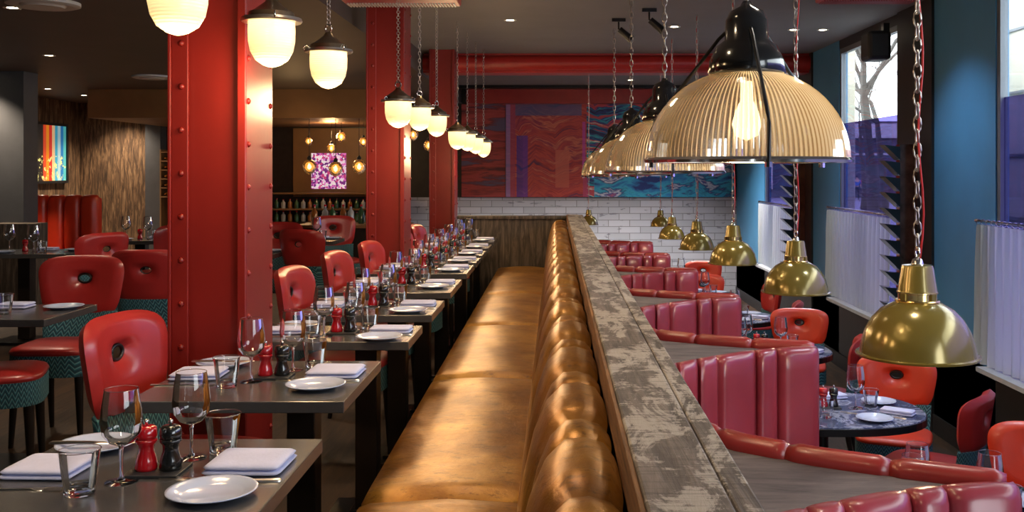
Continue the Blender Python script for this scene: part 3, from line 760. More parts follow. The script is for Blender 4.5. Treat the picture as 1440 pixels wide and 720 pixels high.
for (k, l, x, y, a) in [
    ('red', 'red chair with round hole turned away right of the marble table nearest the camera', 1.98, 5.27, 142),
    ('orange', 'orange chair facing the camera behind the nearest marble table', 2.0, 5.88, -112),
    ('red', 'red chair with teal lower back left of the large gold pendant', 1.85, 6.95, 160),
    ('orange', 'orange chair below the second gold pendant by the window wall', 1.95, 7.98, -105),
    ('red', 'red chair side-on beside the third window side table', 1.86, 8.75, 165),
    ('orange', 'orange chair at the far window side table, left of the hanging gold lamps', 1.60, 10.7, -95),
    ('red', 'small red chair close behind the far orange chair', 1.95, 10.0, 190),
    ('orange', 'small orange chair at the last booth table by the brick wall', 1.82, 12.3, -100),
    ('orange', 'orange chair cut off at the right edge of the photo', 2.07, 4.25, -120)]:
    chair(k, l, x, y, R(a), LF, G3)

# ------------------------------------------------------------------ booths
BZ = .62
PB = [(2.20, 2.46, 1.14), (3.97, 4.37, 1.15), (5.60, 6.07, 1.13), (7.28, 7.69, 1.10), (8.84, 9.10, 1.05), (10.35, 10.6, 1.04)]
RB = [3.07, 4.85, 6.50, 8.0, 9.45, 11.0]
nm = ['nearest the camera', 'second from the camera', 'third from the camera', 'fourth from the camera', 'fifth from the camera', 'last before the brick wall']
XS = .30
def curveP(k, t):
    y0, y1, xe = PB[k]; y0 = y0-(y1-y0)*.45*1.0
    x = XS+(xe-XS)*t
    return x, y0+(y1-y0)*(1-(1-t)**1.7)
def curveR(k, t):
    y1, xe = PB[k][1]+.055, PB[k][2]
    y0 = RB[k]+(RB[k]-y1)*.35+.1
    pts = [(0, 1), (.12, .66), (.28, .42), (.5, .25), (.72, .13), (1, 0)]
    for (a, fa), (b, fb) in zip(pts[:-1], pts[1:]):
        if t <= b+1e-9:
            u = (t-a)/(b-a); f_ = fa+(fb-fa)*u; break
    return XS+(xe-XS)*t, y1+(y0-y1)*f_
for k in range(6):
    o = thing('booth_seating', 'curved maroon leather booth seating block with fluted back, %s' % nm[k], 'booth', (0, 0, 0), 0, 'back to back curved booths')
    P = [curveP(k, i/16) for i in range(17)]; Q = [curveR(k, i/16) for i in range(17)]
    body = MB(); body.prism([(x, y+.05) for x, y in P] + [(x, y-.03) for x, y in Q[::-1]], LF, BZ-.03); body.build('body', 'booth_leather', o)
    MB().prism([(x, y+.045) for x, y in P] + [(x, y-.02) for x, y in Q[::-1]], BZ-.03, BZ).build('shelf', 'shelf_wood', o, bevel=.002)['label'] = 'weathered grey wooden shelf between the two booth backs'
    # fluted cushions on the camera side
    br = [0, .12, .22, .33, .44, .655, .774, 1.0]
    for a, b in zip(br[:-1], br[1:]):
        nt_, nz = 10, 12; vs = []; fs = []
        prof = [(.05, LF+.42), (-.0, LF+.46)] + [(-.03+(.0)*i, LF+.5+(BZ+.0-LF-.5)*i/nz) for i in range(nz)] + [(-.028, BZ+.005), (-.012, BZ+.028), (.02, BZ+.034), (.05, BZ+.02), (.06, BZ-.01)]
        for i in range(nt_+1):
            t = a+(b-a)*i/nt_; u = i/nt_; pf = (1-abs(2*u-1)**3.2)**.6 if 0 < u < 1 else 0
            x, y = curveP(k, t)
            for (d, z) in prof:
                vs.append((x, y+(d if d > 0 else d) - .035*pf*(1 if d < .03 else .2), z - (0 if pf else .0) + (.008*(pf-1) if z > BZ else 0)))
        n = len(prof)
        for i in range(nt_):
            for j in range(n-1): fs.append((i*n+j, (i+1)*n+j, (i+1)*n+j+1, i*n+j+1))
        fs += [tuple(range(n)), tuple(nt_*n+j for j in range(n-1, -1, -1))]
        MB().add(vs, fs).build('back_cushion', 'booth_leather', o, auto=55)
    # rolled top on the far side, in sections
    rb = [0, .22, .42, .70, 1.0]
    for a, b in zip(rb[:-1], rb[1:]):
        pts = []; rr = []; nn = 9
        for i in range(nn+1):
            t = a+(b-a)*i/nn; x, y = curveR(k, min(t, 1)); u = i/nn
            pts.append((x, y, BZ+.004)); rr.append(.040 if 0 < i < nn else .030)
        MB().tube(pts, rr, 12).build('bolster', 'roll_leather', o, smooth=True)['label'] = 'rolled red leather edge'
    # seats either side
    m = MB(); seat = [(x, y-.02) for x, y in P]; seat2 = [(x, y-.38*(.3+.7*i/16)) for i, (x, y) in enumerate(P)]
    m.prism(seat2 + seat[::-1], LF+.34, LF+.46); m.build('seat', 'booth_leather', o, bevel=.02)
    m = MB(); m.prism([(x, y-.32*(.3+.7*i/16)) for i, (x, y) in enumerate(P)] + seat[::-1], LF, LF+.34); m.build('plinth', 'dark_wood', o)
    m = MB(); m.prism([(x, y+.0) for x, y in Q] + [(x, y+.30*(.15+.85*i/16)) for i, (x, y) in list(enumerate(Q))[::-1]], LF+.34, LF+.46); m.build('seat', 'booth_leather', o, bevel=.02)
    m = MB(); m.prism([(x, y+.0) for x, y in Q] + [(x, y+.25*(.15+.85*i/16)) for i, (x, y) in list(enumerate(Q))[::-1]], LF, LF+.34); m.build('plinth', 'dark_wood', o)

# window side tables
def mk_round():
    o = E('round_table')
    poly = []
    for i in range(48):
        a = 2*PI*i/48; c, s_ = math.cos(a), math.sin(a)
        poly.append((math.copysign(abs(c)**.85, c)*.52, math.copysign(abs(s_)**.85, s_)*.40))
    MB().prism(poly, LF+.71, LF+.7495).build('tabletop', 'marble', o, bevel=.004)
    MB().prism([(x*1.012, y*1.015) for x, y in poly], LF+.705, LF+.742).build('edge_band', 'black_metal', o, bevel=.002)
    MB().lathe([(.20, LF), (.20, LF+.015), (.04, LF+.05), (.035, LF+.705)], 24).build('pedestal', 'black_metal', o, auto=40)
    return o
wz = LF+.75
for k, (cx, cy) in enumerate([(1.40, 3.62), (1.40, 5.24), (1.40, 6.98), (1.36, 8.55), (1.33, 10.05), (1.3, 11.7)]):
    w = ORD[k]; g = 'marble topped booth tables'
    inst('rt', mk_round, 'oval dark marble topped pedestal table in the %s booth from the camera' % w, 'table', (cx, cy, 0), 0, g)
    on = 'on the %s marble table' % w
    plate('white plate at the near right, %s' % on, (cx+.20, cy-.25, wz), 'plates on the marble tables', 0)
    plate('white plate at the far right, %s' % on, (cx+.34, cy+.12, wz), 'plates on the marble tables', 0)
    napkin('folded napkin at the near right, %s' % on, (cx+.36, cy-.12, wz), 'napkins on the marble tables', R(-35), (.9, .5, 1))
    napkin('folded napkin at the far side, %s' % on, (cx+.12, cy+.24, wz), 'napkins on the marble tables', R(15), (.8, .6, 1))
    knife('steel knife beside the near napkin, %s' % on, (cx+.28, cy-.17, wz), 'knives on the marble tables', R(-35)+PI)
    fork('steel fork beside the near plate, %s' % on, (cx+.16, cy-.13, wz), 'forks on the marble tables', R(-35)+PI)
    wineglass('tall wine glass beside the plates, %s' % on, (cx+.18, cy+.0, wz), 'wine glasses on the marble tables', 1.12)
    wineglass('wine glass near the booth end, %s' % on, (cx-.04, cy+.12, wz), 'wine glasses on the marble tables', 1.12)
    wineglass('wine glass closest to the mills, %s' % on, (cx-.11, cy-.03, wz), 'wine glasses on the marble tables', 1.12)
    tumbler('water tumbler beside the wine glasses, %s' % on, (cx+.27, cy+.03, wz), 'tumblers on the marble tables')
    tumbler('water tumbler near the booth end, %s' % on, (cx-.03, cy-.2, wz), 'tumblers on the marble tables')
    tray('slate tray with the mills, %s' % on, (cx+.04, cy-.02+.04, wz), 'trays on the marble tables')
    rmill('red pepper mill, %s' % on, (cx+.015, cy+.02, wz+.006), 'mills on the marble tables')
    bmill('black salt mill, %s' % on, (cx+.07, cy+.02, wz+.006), 'mills on the marble tables')

# ------------------------------------------------------------------ left dining area tables
def mk_ltable():
    o = E('dining_table')
    MB().box(-.45, .45, -.26, .26, TZ-.035, TZ-.0005).build('tabletop', 'table_metal', o, bevel=.003)
    MB().box(-.05, .05, -.05, .05, .03, TZ-.035).build('pedestal', 'dark_wood', o, bevel=.004)
    MB().box(-.22, .22, -.18, .18, 0, .025).build('base_plate', 'black_metal', o, bevel=.004)
    return o
lt = [(-2.75, 4.74, 'dark square table at the left edge of the photo with wine glass', 'on the left edge table'),
      (-4.38, 8.25, 'dark table before the red fluted booth on the left', 'on the table before the left red booth'),
      (-4.05, 9.75, 'dark table before the wood clad wall on the left', 'on the table before the wood clad wall'),
      (-2.5, 8.15, 'dark table just right of the big column in the middle gap', 'on the nearer middle gap table'),
      (-2.35, 9.68, 'dark table next to the service counter', 'on the table next to the service counter')]
for i, (x, y, l, on) in enumerate(lt):
    inst('ltb', mk_ltable, l, 'table', (x, y, 0), 0, 'tables in the left dining area', (1, 1, 1) if i < 3 else (.55, 1, 1))
    q = 1 if i < 3 else .5
    plate('white plate at the right end, %s' % on, (x+.33*q+(.03 if i < 3 else 0), y+.1, TZ), 'plates in the left dining area')
    if i < 3: plate('white plate at the left side, %s' % on, (x-.12, y-.14, TZ), 'plates in the left dining area')
    napkin('folded napkin, %s' % on, (x+.11*q, y+.13, TZ), 'napkins in the left dining area', 0, (.8*(1 if i < 3 else .8), .7, 1))
    wineglass('wine glass standing %s' % on, (x+.08*q, y-.05, TZ), 'wine glasses in the left dining area', 1.1)
    tumbler('water tumbler %s' % on, (x+.17*q+(.02 if i > 2 else 0), y-.08, TZ), 'tumblers in the left dining area')
    if i in (0, 1, 2):
        wineglass('second wine glass %s' % on, (x-.2, y+.1, TZ), 'wine glasses in the left dining area', 1.1)
        rmill('red pepper mill %s' % on, (x-.03, y+.03, TZ), 'mills in the left dining area')
        bmill('black salt mill %s' % on, (x+.035, y+.045, TZ), 'mills in the left dining area') if False else None

# left booth seat
o = thing('booth_seating', 'bright red fluted booth seat below the striped picture on the left', 'booth', (0, 0, 0))
x = -7.5; k = 0
while x < -5.62:
    w_ = .2
    MB().pad(x, x+w_, 11.9, 12.1, .42, 1.13, 3, 24, 12, 6).build('back_cushion', 'orange_leather', o, smooth=True); x += w_
MB().box(-7.55, -5.55, 12.02, 12.2, 0, 1.09).build('back_panel', 'orange_leather', o, bevel=.02)
MB().pad(-7.55, -5.55, 11.4, 11.96, .30, .46, 12, 48, 8, 6).build('seat', 'orange_leather', o, smooth=True)
MB().box(-7.5, -5.6, 11.48, 12.0, 0, .31).build('plinth', 'dark_wood', o)
# striped picture on left wall
o = thing('framed_picture', 'framed picture of upright coloured stripes on the wood clad wall', 'picture', (0, 0, 0))
MB().box(-7.58, -7.56, 14.35, 15.38, 1.27, 2.10).build('print', 'striped_print', o)
MB().box(-7.6, -7.54, 14.31, 14.35, 1.23, 2.14).box(-7.6, -7.54, 15.38, 15.42, 1.23, 2.14).box(-7.6, -7.54, 14.35, 15.38, 1.23, 1.27).box(-7.6, -7.54, 14.35, 15.38, 2.10, 2.14).build('frame', 'black_paint', o)
# grey pier at left
struct('trim_18', MB().box(-6.05, -5.77, 10.8, 11.1, 0, 2.5).box(-7.6, -6.05, 11.0, 11.15, 1.9, 2.5), 'grey_paint')
o = thing('glass_shelf_unit', 'timber clad low partition with shelf of glasses at the far left edge', 'partition', (0, 0, 0))
MB().box(-6.6, -6.06, 10.55, 10.95, 0, 1.02).box(-6.06, -5.5, 10.5, 10.79, 0, .86).build('panel', 'end_wood', o, bevel=.004)
MB().box(-6.62, -6.055, 10.53, 10.97, 1.02, 1.05).build('shelf', 'dark_wood', o)
for i in range(3): wineglass('upturned glass on the shelf at the far left edge, %s' % ['left one', 'middle one', 'right one'][i], (-6.42+.13*i, 10.7, 1.05), 'glasses on the far left shelf')
# wine rack niche at far wall
o = thing('wine_rack', 'lit amber wine rack in the dark niche left of the big column', 'wine rack', (-5.98, BY-.3, 0))
m = MB()
for k in range(6): m.box(-.2, .2, -.1, .2, 1.0+k*.14, 1.02+k*.14)
m.box(-.22, -.2, -.1, .2, 0, 1.75).box(.2, .22, -.1, .2, 0, 1.75); m.build('rack', 'bar_brown', o)
for k in range(5):
    for j in range(3):
        mm = MB().lathe([(.03, 0), (.03, .17), (.012, .21), (.012, .26)], 10); mm.xf((-.12+.12*j, .12, 1.055+k*.14), 0, 0, PI/2)
        mm.build('bottle', 'amber_bottle', o, auto=40)
# ------------------------------------------------------------------ bar
struct('trim_19', MB().box(-6.2, -2.42, 13.2, BY, 2.12, 2.5), 'bar_brown')
o = tag(MB().box(-3.90, -3.35, BY-.09, BY-.055, 1.13, 1.70).build('floral_picture', 'floral_print'), 'glowing purple and white floral picture above the bar', 'picture')
o = thing('back_bar', 'dark back bar shelving with bottles under the floral picture', 'bar shelving', (0, 0, 0))
MB().box(-5.2, -2.4, 15.45, 15.9, 0, .62).build('cabinet', 'dark_wood', o, bevel=.005)
for z in (.80, 1.05): MB().box(-4.6, -2.4, 15.6, 15.9, z, z+.025).build('shelf', 'bar_brown', o)
MB().box(-4.62, -4.6, 15.6, 15.9, .62, 1.08).box(-2.4, -2.38, 15.6, 15.9, .62, 1.08).build('side_panel', 'dark_wood', o)
bm_ = ['amber_bottle', 'green_bottle', 'clear_bottle']
def mkb(mat):
    def f():
        q = E('bottle')
        MB().lathe([(.034, 0), (.036, .01), (.036, .13), (.012, .165), (.012, .19)], 12).build('body', mat, q, auto=40)
        MB().lathe([(.014, .19), (.014, .21)], 10).build('cap', 'red_gloss', q)
        return q
    return f
bn = 0
for zi, z in enumerate((.62, .825)):
    for j in range(20):
        c_ = j % 3
        inst('bt%d' % c_, mkb(bm_[c_]), '%s bottle, %s from the left on the %s back bar shelf' % (['amber', 'green', 'clear'][c_], '%d places' % (j+1), ['lower', 'upper'][zi]), 'bottle', (-4.5+.105*j, 15.7, z), 0, 'bottles on the back bar', (1, 1, random.uniform(.68, .8)))
o = thing('service_counter', 'dark wooden service counter with bottles between the first two columns', 'counter', (0, 0, 0))
MB().box(-2.75, -1.62, 10.75, 11.2, 0, .80).build('body', 'dark_panel', o, bevel=.004)
MB().box(-2.8, -1.60, 10.70, 11.25, .80, .835).build('worktop', 'bar_brown', o, bevel=.004)
for j in range(7):
    c_ = (j*2) % 3
    inst('bt%d' % c_, None, '%s bottle, %s from the left on the service counter' % (['amber', 'green', 'clear'][c_], ORD[j]), 'bottle', (-2.65+.1*j, 10.95+.08*(j % 2), .835), 0, 'bottles on the service counter')
# amber globe lamps over the bar
def mk_globe():
    o = E('globe_pendant')
    MB().shell([(.025, .10), (.06, .085), (.095, .03), (.09, -.02), (.055, -.075), (.001, -.10)], 20).build('glass_globe', 'amber_globe', o, smooth=True)
    MB().lathe([(.028, .10), (.03, .13), (.012, .15), (.003, .16)], 10).build('fitting', 'black_metal', o, auto=40)
    MB().tube([(0, 0, 0), (0, 0, .5)], .004, 6).build('cable', 'black_metal', o).location = (0, 0, .155)
    MB().lathe([(.001, -.035), (.022, -.02), (.028, 0), (.018, .03), (.008, .05)], 12).build('bulb', 'bulb', o, smooth=True)
    return o
globes = []
for i, (px, py, D, s_) in enumerate([(435, 235, 13.4, 1.0), (472, 238, 13.4, 1.0), (505, 235, 13.4, 1.0), (434, 199, 14.5, .6), (480, 193, 14.5, .75), (466, 209, 14.5, .7), (511, 200, 14.5, .7), (581, 190, 14, .8), (603, 205, 14, .8)]):
    l = ['left', 'middle', 'right', 'small far left', 'small upper', 'small lower', 'small far right', 'upper column gap', 'lower column gap'][i]
    go = inst('gl', mk_globe, 'amber glass globe lamp over the bar, %s one' % l, 'pendant lamp', ((px-781)*D/1400, D, 1.42+(240-py)*D/1400), 0, 'amber globe lamps over the bar', s_)
    globes.append(go)
point('bar_light', (-3.3, 14.6, 1.95), 14, (1, .6, .25), .1)
point('bar_light', (-3.3, 12.5, 1.7), 8, (1, .6, .25), .1)

# ------------------------------------------------------------------ pendants
def hang(o, ztop, names=('chain', 'cable')):
    """stretch a pendant's own chain so that it reaches the ceiling"""
    s = o.scale[2]
    for k in kids(o):
        if k.name.split('.')[0] in names:
            L = max(v.co.z for v in k.data.vertices)
            k.scale = (1, 1, (ztop-o.location.z-k.location.z*s)/(L*s))
def chain_mesh(L, s=1.0, name='chain', parent=None, mat='chain_metal'):
    m = MB(); pitch = .030*s; n = int(L/pitch); r = .0024*s
    for i in range(n):
        pts = []
        for q in range(10):
            a = 2*PI*q/10; u, v = .0095*s*math.cos(a), .0195*s*math.sin(a)
            pts.append((u, 0, v+pitch*(i+.5)) if i % 2 else (0, u, v+pitch*(i+.5)))
        m.tube(pts, r, 5, True)
    return m
def mk_lantern():
    o = E('lantern_pendant')
    # origin: rim height
    pr = [(.078, 0), (.080, -.03), (.079, -.07), (.072, -.105), (.055, -.135), (.030, -.152), (.012, -.158), (.001, -.160)]
    MB().shell([(.078, .012)] + pr, 28).build('glass_jar', 'lantern_glass', o, smooth=True)
    c = MB().lathe([(.001, .084), (.014, .083), (.020, .070), (.034, .058), (.058, .040), (.076, .030), (.079, .012), (.077, .010), (.001, .05)], 28).build('cap', 'bronze', o, auto=40)
    m = MB().lathe([(.080, -.004), (.100, -.004), (.104, .002), (.102, .010), (.080, .012)], 28, close=True)
    m.build('collar_ring', 'steel', o, auto=40)
    for k in range(3):
        a = 2*PI*k/3+.4
        MB().tube([(.094*math.cos(a)+.012*math.sin(q)*math.cos(a), .094*math.sin(a)+.012*math.sin(q)*math.sin(a), .012+.012*math.cos(q)) for q in [2*PI*j/12 for j in range(12)]], .003, 6, True).build('wing_nut', 'chrome', o, smooth=True)
    MB().tube([(0, .018*math.cos(q), .10+.018*math.sin(q)) for q in [2*PI*j/14 for j in range(14)]], .004, 6, True).build('hanging_ring', 'chrome', o, smooth=True)
    chain_mesh(.93).build('chain', 'chain_metal', o, smooth=True).location = (0, 0, .115)
    return o
#                px, bottom y, D
LN = [(250, 50, 2.72, .0), (382, 95, 3.45, 0), (462, 125, 4.3, 0), (560, 180, 6.0, 0), (590, 184, 6.9, 0), (614, 192, 7.8, 0), (643, 210, 8.9, 0), (657, 212, 9.6, 0), (669, 216, 10.3, 0), (680, 221, 10.9, 0)]
for go in globes: hang(go, 2.12 if go.location.x < -2.42 else 2.5)
for i, (px, py, D, _) in enumerate(LN):
    x = (px-781)*D/1400; z = 1.42+(240-py)*D/1400 + .16
    lo = inst('ln', mk_lantern, 'glowing glass lantern pendant on a chain, %s from the camera' % ORD[i], 'pendant lamp', (x, D, z), .5*i, 'row of lantern pendants beside the red columns', 1.0)
    bpy.context.view_layer.update(); hang(lo, 2.45 if i == 3 else 2.75)
    p = point('lantern_light', (x, D, z-.22), 8 if i < 6 else 6, (1, .66, .34), .07)

def mk_prism():
    o = E('prismatic_pendant')
    Rr = .30; H = .275
    prof = []
    for k in range(15):
        a = (PI/2)*k/14*.93
        prof.append((Rr*math.cos(a)**.92, H*math.sin(a)/math.sin(PI/2*.93)))
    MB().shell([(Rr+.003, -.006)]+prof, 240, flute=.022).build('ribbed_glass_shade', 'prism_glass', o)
    MB().lathe([(Rr-.004, -.006), (Rr+.012, -.008), (Rr+.014, 0), (Rr+.006, .008), (Rr-.002, .004)], 64, close=True).build('rim_ring', 'chrome', o, auto=50)
    MB().lathe([(.110, H-.015), (.118, H-.01), (.112, H+.03), (.092, H+.072), (.066, H+.092), (.064, H+.15), (.052, H+.178), (.02, H+.195), (.012, H+.21), (.001, H+.21)], 40).build('cap', 'black_gloss', o, smooth=True)
    for k in range(3):
        a = -PI/2 - .0 + 2*PI*k/3
        c, s_ = math.cos(a), math.sin(a)
        st = MB().tube([(.066*c, .066*s_, H+.12), (.09*c, .09*s_, H+.10), (.305*c, .305*s_, .125), ((Rr+.016)*c, (Rr+.016)*s_, .10), ((Rr+.016)*c, (Rr+.016)*s_, -.012)], .006, 8).build('stay_rod', 'black_metal', o, auto=50)
        MB().lathe([(.011, -.022), (.011, -.008)], 8, ((Rr+.014)*c, (Rr+.014)*s_, 0)).build('nut', 'chrome', st)
    MB().lathe([(.001, .06), (.035, .075), (.045, .11), (.035, .15), (.02, .18), (.018, .24)], 20).build('bulb', 'bulb', o, smooth=True)
    chain_mesh(.80, 1.3).build('chain', 'chain_metal', o, smooth=True).location = (0, 0, H+.205)
    return o
for i, (x, D, z) in enumerate([(.584, 3.04, 1.452), (.565, 5.15, 1.413), (.55, 7.2, 1.39), (.55, 9.3, 1.37)]):
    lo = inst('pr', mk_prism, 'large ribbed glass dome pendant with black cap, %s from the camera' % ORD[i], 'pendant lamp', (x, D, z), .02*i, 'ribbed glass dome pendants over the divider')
    hang(lo, 2.75)
    point('dome_light', (x, D, z+.10), 7, (1, .76, .47), .05)

def mk_gold():
    o = E('gold_pendant'); r = .205
    prof = [(r, 0), (r*.99, .012), (r*.965, .04), (r*.90, .085), (r*.78, .13), (r*.62, .165), (r*.42, .188), (r*.36, .192)]
    MB().shell(prof, 48).build('shade', 'brass_green', o, smooth=True)
    MB().shell([(p*.985, q-.003) for p, q in prof], 48).build('shade_lining', 'white_metal', o, smooth=True)
    MB().lathe([(r-.002, -.004), (r+.012, -.005), (r+.013, .002), (r-.002, .005)], 48, close=True).build('rim', 'brass_green', o, auto=50)
    MB().lathe([(r*.37, .190), (r*.385, .196), (r*.375, .2), (r*.33, .2), (r*.33, .222), (r*.35, .224), (r*.35, .229)], 32).build('gallery', 'brass_bright', o, auto=40)
    for k in range(4):
        a = k*PI/2+.5; MB().box(r*.33, r*.37, -.012, .012, .198, .226).xf((0, 0, 0), a).build('bracket', 'brass_green', o)
    MB().lathe([(r*.345, .229), (r*.335, .235), (r*.275, .315), (r*.26, .325), (.02, .330), (.001, .330)], 32).build('lamp_holder', 'brass_green', o, auto=40)
    MB().lathe([(.022, .330), (.018, .345), (.008, .352)], 12).build('cap', 'chrome', o, auto=40)
    MB().tube([(0, .02*math.cos(q), .372+.02*math.sin(q)) for q in [2*PI*j/14 for j in range(14)]], .0045, 6, True).build('hanging_ring', 'chrome', o, smooth=True)
    chain_mesh(1.60, 1.5).build('chain', 'chain_metal', o, smooth=True).location = (0, 0, .385)
    MB().tube([(.012*math.sin(k*.9)+.012, .01*math.cos(k*.7), k*.08) for k in range(21)], .004, 6).build('cable', 'red_cable', o, smooth=True).location = (0, 0, .34)
    MB().lathe([(.001, .06), (.03, .075), (.035, .10), (.02, .15), (.018, .19)], 16).build('bulb', 'bulb', o, smooth=True)
    return o
GP = [(1290, 498, 3.45, 168), (1119, 410, 5.24, 96), (1031, 370, 6.95, 71), (980, 350, 8.5, 52), (945, 335, 10.0, 40), (929, 318, 11.4, 30), (828, 316, 11.5, 28)]
for i, (px, py, D, w_) in enumerate(GP):
    s_ = (w_*D/1400)/.436
    x = (px-781)*D/1400; z = 1.42+(240-py)*D/1400
    l = 'olive gold enamel dome pendant, %s from the camera over the booth tables' % ORD[i] if i < 6 else 'small olive gold pendant on its own just past the divider end'
    o = inst('gp', mk_gold, l, 'pendant lamp', (x, D, z), .3*i, 'gold dome pendants over the booth tables', s_)
    hang(o, 2.75)
    point('gold_lamp_light', (x, D, z+.03), 5, (1, .78, .5), .03)

# ------------------------------------------------------------------ ceiling fittings
def mk_down():
    o = E('downlight')
    MB().lathe([(.035, 0), (.055, -.004), (.058, 0)], 20, close=True).build('trim_ring', 'white_metal', o, auto=40)
    MB().lathe([(.034, -.001), (.001, -.001)], 16).build('lens', 'lamp_white', o)
    return o
def down(x, y, z, label, power=30, col=(1, .80, .58)):
    inst('dl', mk_down, label, 'ceiling light', (x, y, z), 0, 'recessed ceiling lights')
    d = bpy.data.lights.new('downlight_beam', 'SPOT'); d.energy = power; d.color = col; d.spot_size = R(110); d.spot_blend = .8; d.shadow_soft_size = .05
    o = bpy.data.objects.new('downlight_beam', d); o.location = (x, y, z-.02); C.objects.link(o)
def atc(px, py, z): D = (z-1.42)*1400/(240-py); return (px-781)*D/1400, D
for (px, py, z, l, p) in [(69, 78, 2.5, 'small recessed ceiling light at upper left, nearest one', 40), (67, 125, 2.5, 'recessed ceiling light above the striped picture', 150), (118, 134, 2.5, 'recessed ceiling light above the wood clad wall, left one', 150),
                       (162, 142, 2.5, 'recessed ceiling light above the wood clad wall, right one', 150), (408, 129, 2.5, 'recessed ceiling light in the middle gap', 40), (1157, 42, 2.75, 'recessed ceiling light near the windows', 20)]:
    x, y = atc(px, py, z); down(x, y, z, l, p)
k = 0
for y in (1.2, 2.9, 4.9, 6.9, 8.8):
    down(-.40, y, 2.75, 'added fill downlight above the tan bench, %s from the camera' % ORD[k], 42, (1, .74, .46)); k += 1  # row of lamps added as fill for the bench
down(-6.2, 10.5, 2.5, 'added fill downlight before the red fluted booth', 150)  # put in out of view to brighten the dark booth
down(-3.6, 6.6, 2.5, 'added fill downlight over the left dining area, nearer', 60)  # extra lamp added to fill the left dining area
down(-3.4, 11.5, 2.5, 'added fill downlight over the left dining area, farther', 60)  # second added fill lamp, deeper in the left area
k = 0
for y in (2.0, 4.4, 6.6): down(-2.2, y, 2.5, 'added fill downlight over the aisle, %s from the camera' % ORD[k], 45); k += 1  # lamps put in as fill along the aisle
k = 0
for y in (3.4, 6.2, 9.2, 12.5, 14.6): down(1.1, y, 2.75, 'added fill downlight over the booths, %s from the camera' % ORD[k], 40, (1, .88, .75)); k += 1  # invented row that gives fill over the booths
k = 0
for y in (4.6, 7.0, 9.4, 11.6, 13.2): down(2.25, y, 2.75, 'added cool fill downlight beside the window wall, %s from the camera' % ORD[k], 60, (.72, .86, 1)); k += 1  # cool lamps added to wash the blue wall, beyond the one real lamp
k = 0
for x in (-.9, .4, 1.6): down(x, 13.8, 2.75, 'added fill downlight before the mural, %s from the left' % ORD[k], 480, (1, .92, .85)); k += 1  # strong lamps put in only to brighten mural and brick
for (px, py, l) in [(61, 3, 'round white ceiling diffuser at the upper left corner'), (214, 107, 'round white ceiling diffuser left of the big column, nearer'), (214, 133, 'round white ceiling diffuser left of the big column, farther')]:
    x, y = atc(px, py, 2.5)
    o = tag(MB().lathe([(.22, 0), (.22, -.02), (.19, -.03), (.14, -.02), (.12, -.035), (.001, -.035)], 36).build('ceiling_diffuser', 'white_metal', auto=30), l, 'air vent'); o.location = (x, y, 2.5)
# red grilles
for i, (x0, x1, y, l) in enumerate([(-1.30, -.59, 6.25, 'red ceiling duct with pale slotted grille above the lantern pendants'), (1.60, 2.2, 6.14, 'red ceiling duct with slotted grille near the window wall')]):
    o = thing('air_grille', l, 'air vent', (0, 0, 0))
    MB().box(x0, x1, y-.6, y, 2.45, 2.75).build('duct', 'red_duct', o, bevel=.01)
    m = MB(); n = 36
    for k in range(n):
        xx = x0+.02+(x1-x0-.04)*k/n; m.box(xx, xx+.008, y-.14, y-.02, 2.442, 2.45)
    m.build('slot_grille', 'white_metal' if i == 0 else 'red_paint', o)
# track spots
def mk_spot():
    o = E('track_spotlight')
    MB().box(-.06, .06, -.02, .02, -.03, 0).build('base', 'black_metal', o, bevel=.003)
    MB().tube([(0, 0, -.03), (.0, 0, -.09), (.05, 0, -.12)], .008, 8).build('arm', 'black_metal', o)
    m = MB().lathe([(.028, -.07), (.032, .05), (.038, .07), (.03, .07), (.02, .03), (.001, .03)], 18); m.xf((.06, 0, -.14), 0, R(130)); m.build('head', 'black_metal', o, auto=40)
    return o
for i, (px, py) in enumerate([(913, 12), (870, 26)]):
    x, y = atc(px, py, 2.75); inst('sp', mk_spot, ['black spotlight on the ceiling left of the big ribbed pendant', 'small black spotlight farther along the ceiling'][i], 'spotlight', (x, y, 2.75), 0, 'ceiling spotlights')
# dangling canopy hooks / cable
# speaker
o = thing('wall_speaker', 'black speaker high on the dark pier beside the window', 'speaker', (2.66, 8.25, 2.44))
MB().box(-.10, .09, -.12, .12, -.11, .13).build('cabinet', 'black_paint', o, bevel=.03)
MB().box(.05, .10, -.03, .03, .10, .2).build('bracket', 'black_metal', o)
# sawtooth sculpture (two)
def mk_fins():
    o = E('sawtooth_screen')
    MB().box(0, .14, -.04, .04, -.78, .60).build('panel', 'bronze_mirror', o)['label'] = 'reflective reddish panel'
    for k in range(11):
        z = .52-.125*k
        m = MB(); vs = [(-.005, -.07, z+.06), (-.13, -.07, z+.075), (-.005, -.07, z-.045), (-.005, .07, z+.06), (-.13, .07, z+.075), (-.005, .07, z-.045)]
        m.add(vs, [(0, 1, 2), (3, 5, 4), (0, 3, 4, 1), (1, 4, 5, 2), (2, 5, 3, 0)]); m.build('fin', 'black_gloss', o)
    return o
inst('sw', mk_fins, 'stack of dark triangular fins on the pier behind the large gold pendant', 'wall sculpture', (2.735, 7.95, 1.03), 0, 'sawtooth screens between the windows')
inst('sw', mk_fins, 'stack of dark triangular fins on the far pier behind the second gold pendant', 'wall sculpture', (2.735, 11.5, .90), 0, 'sawtooth screens between the windows')

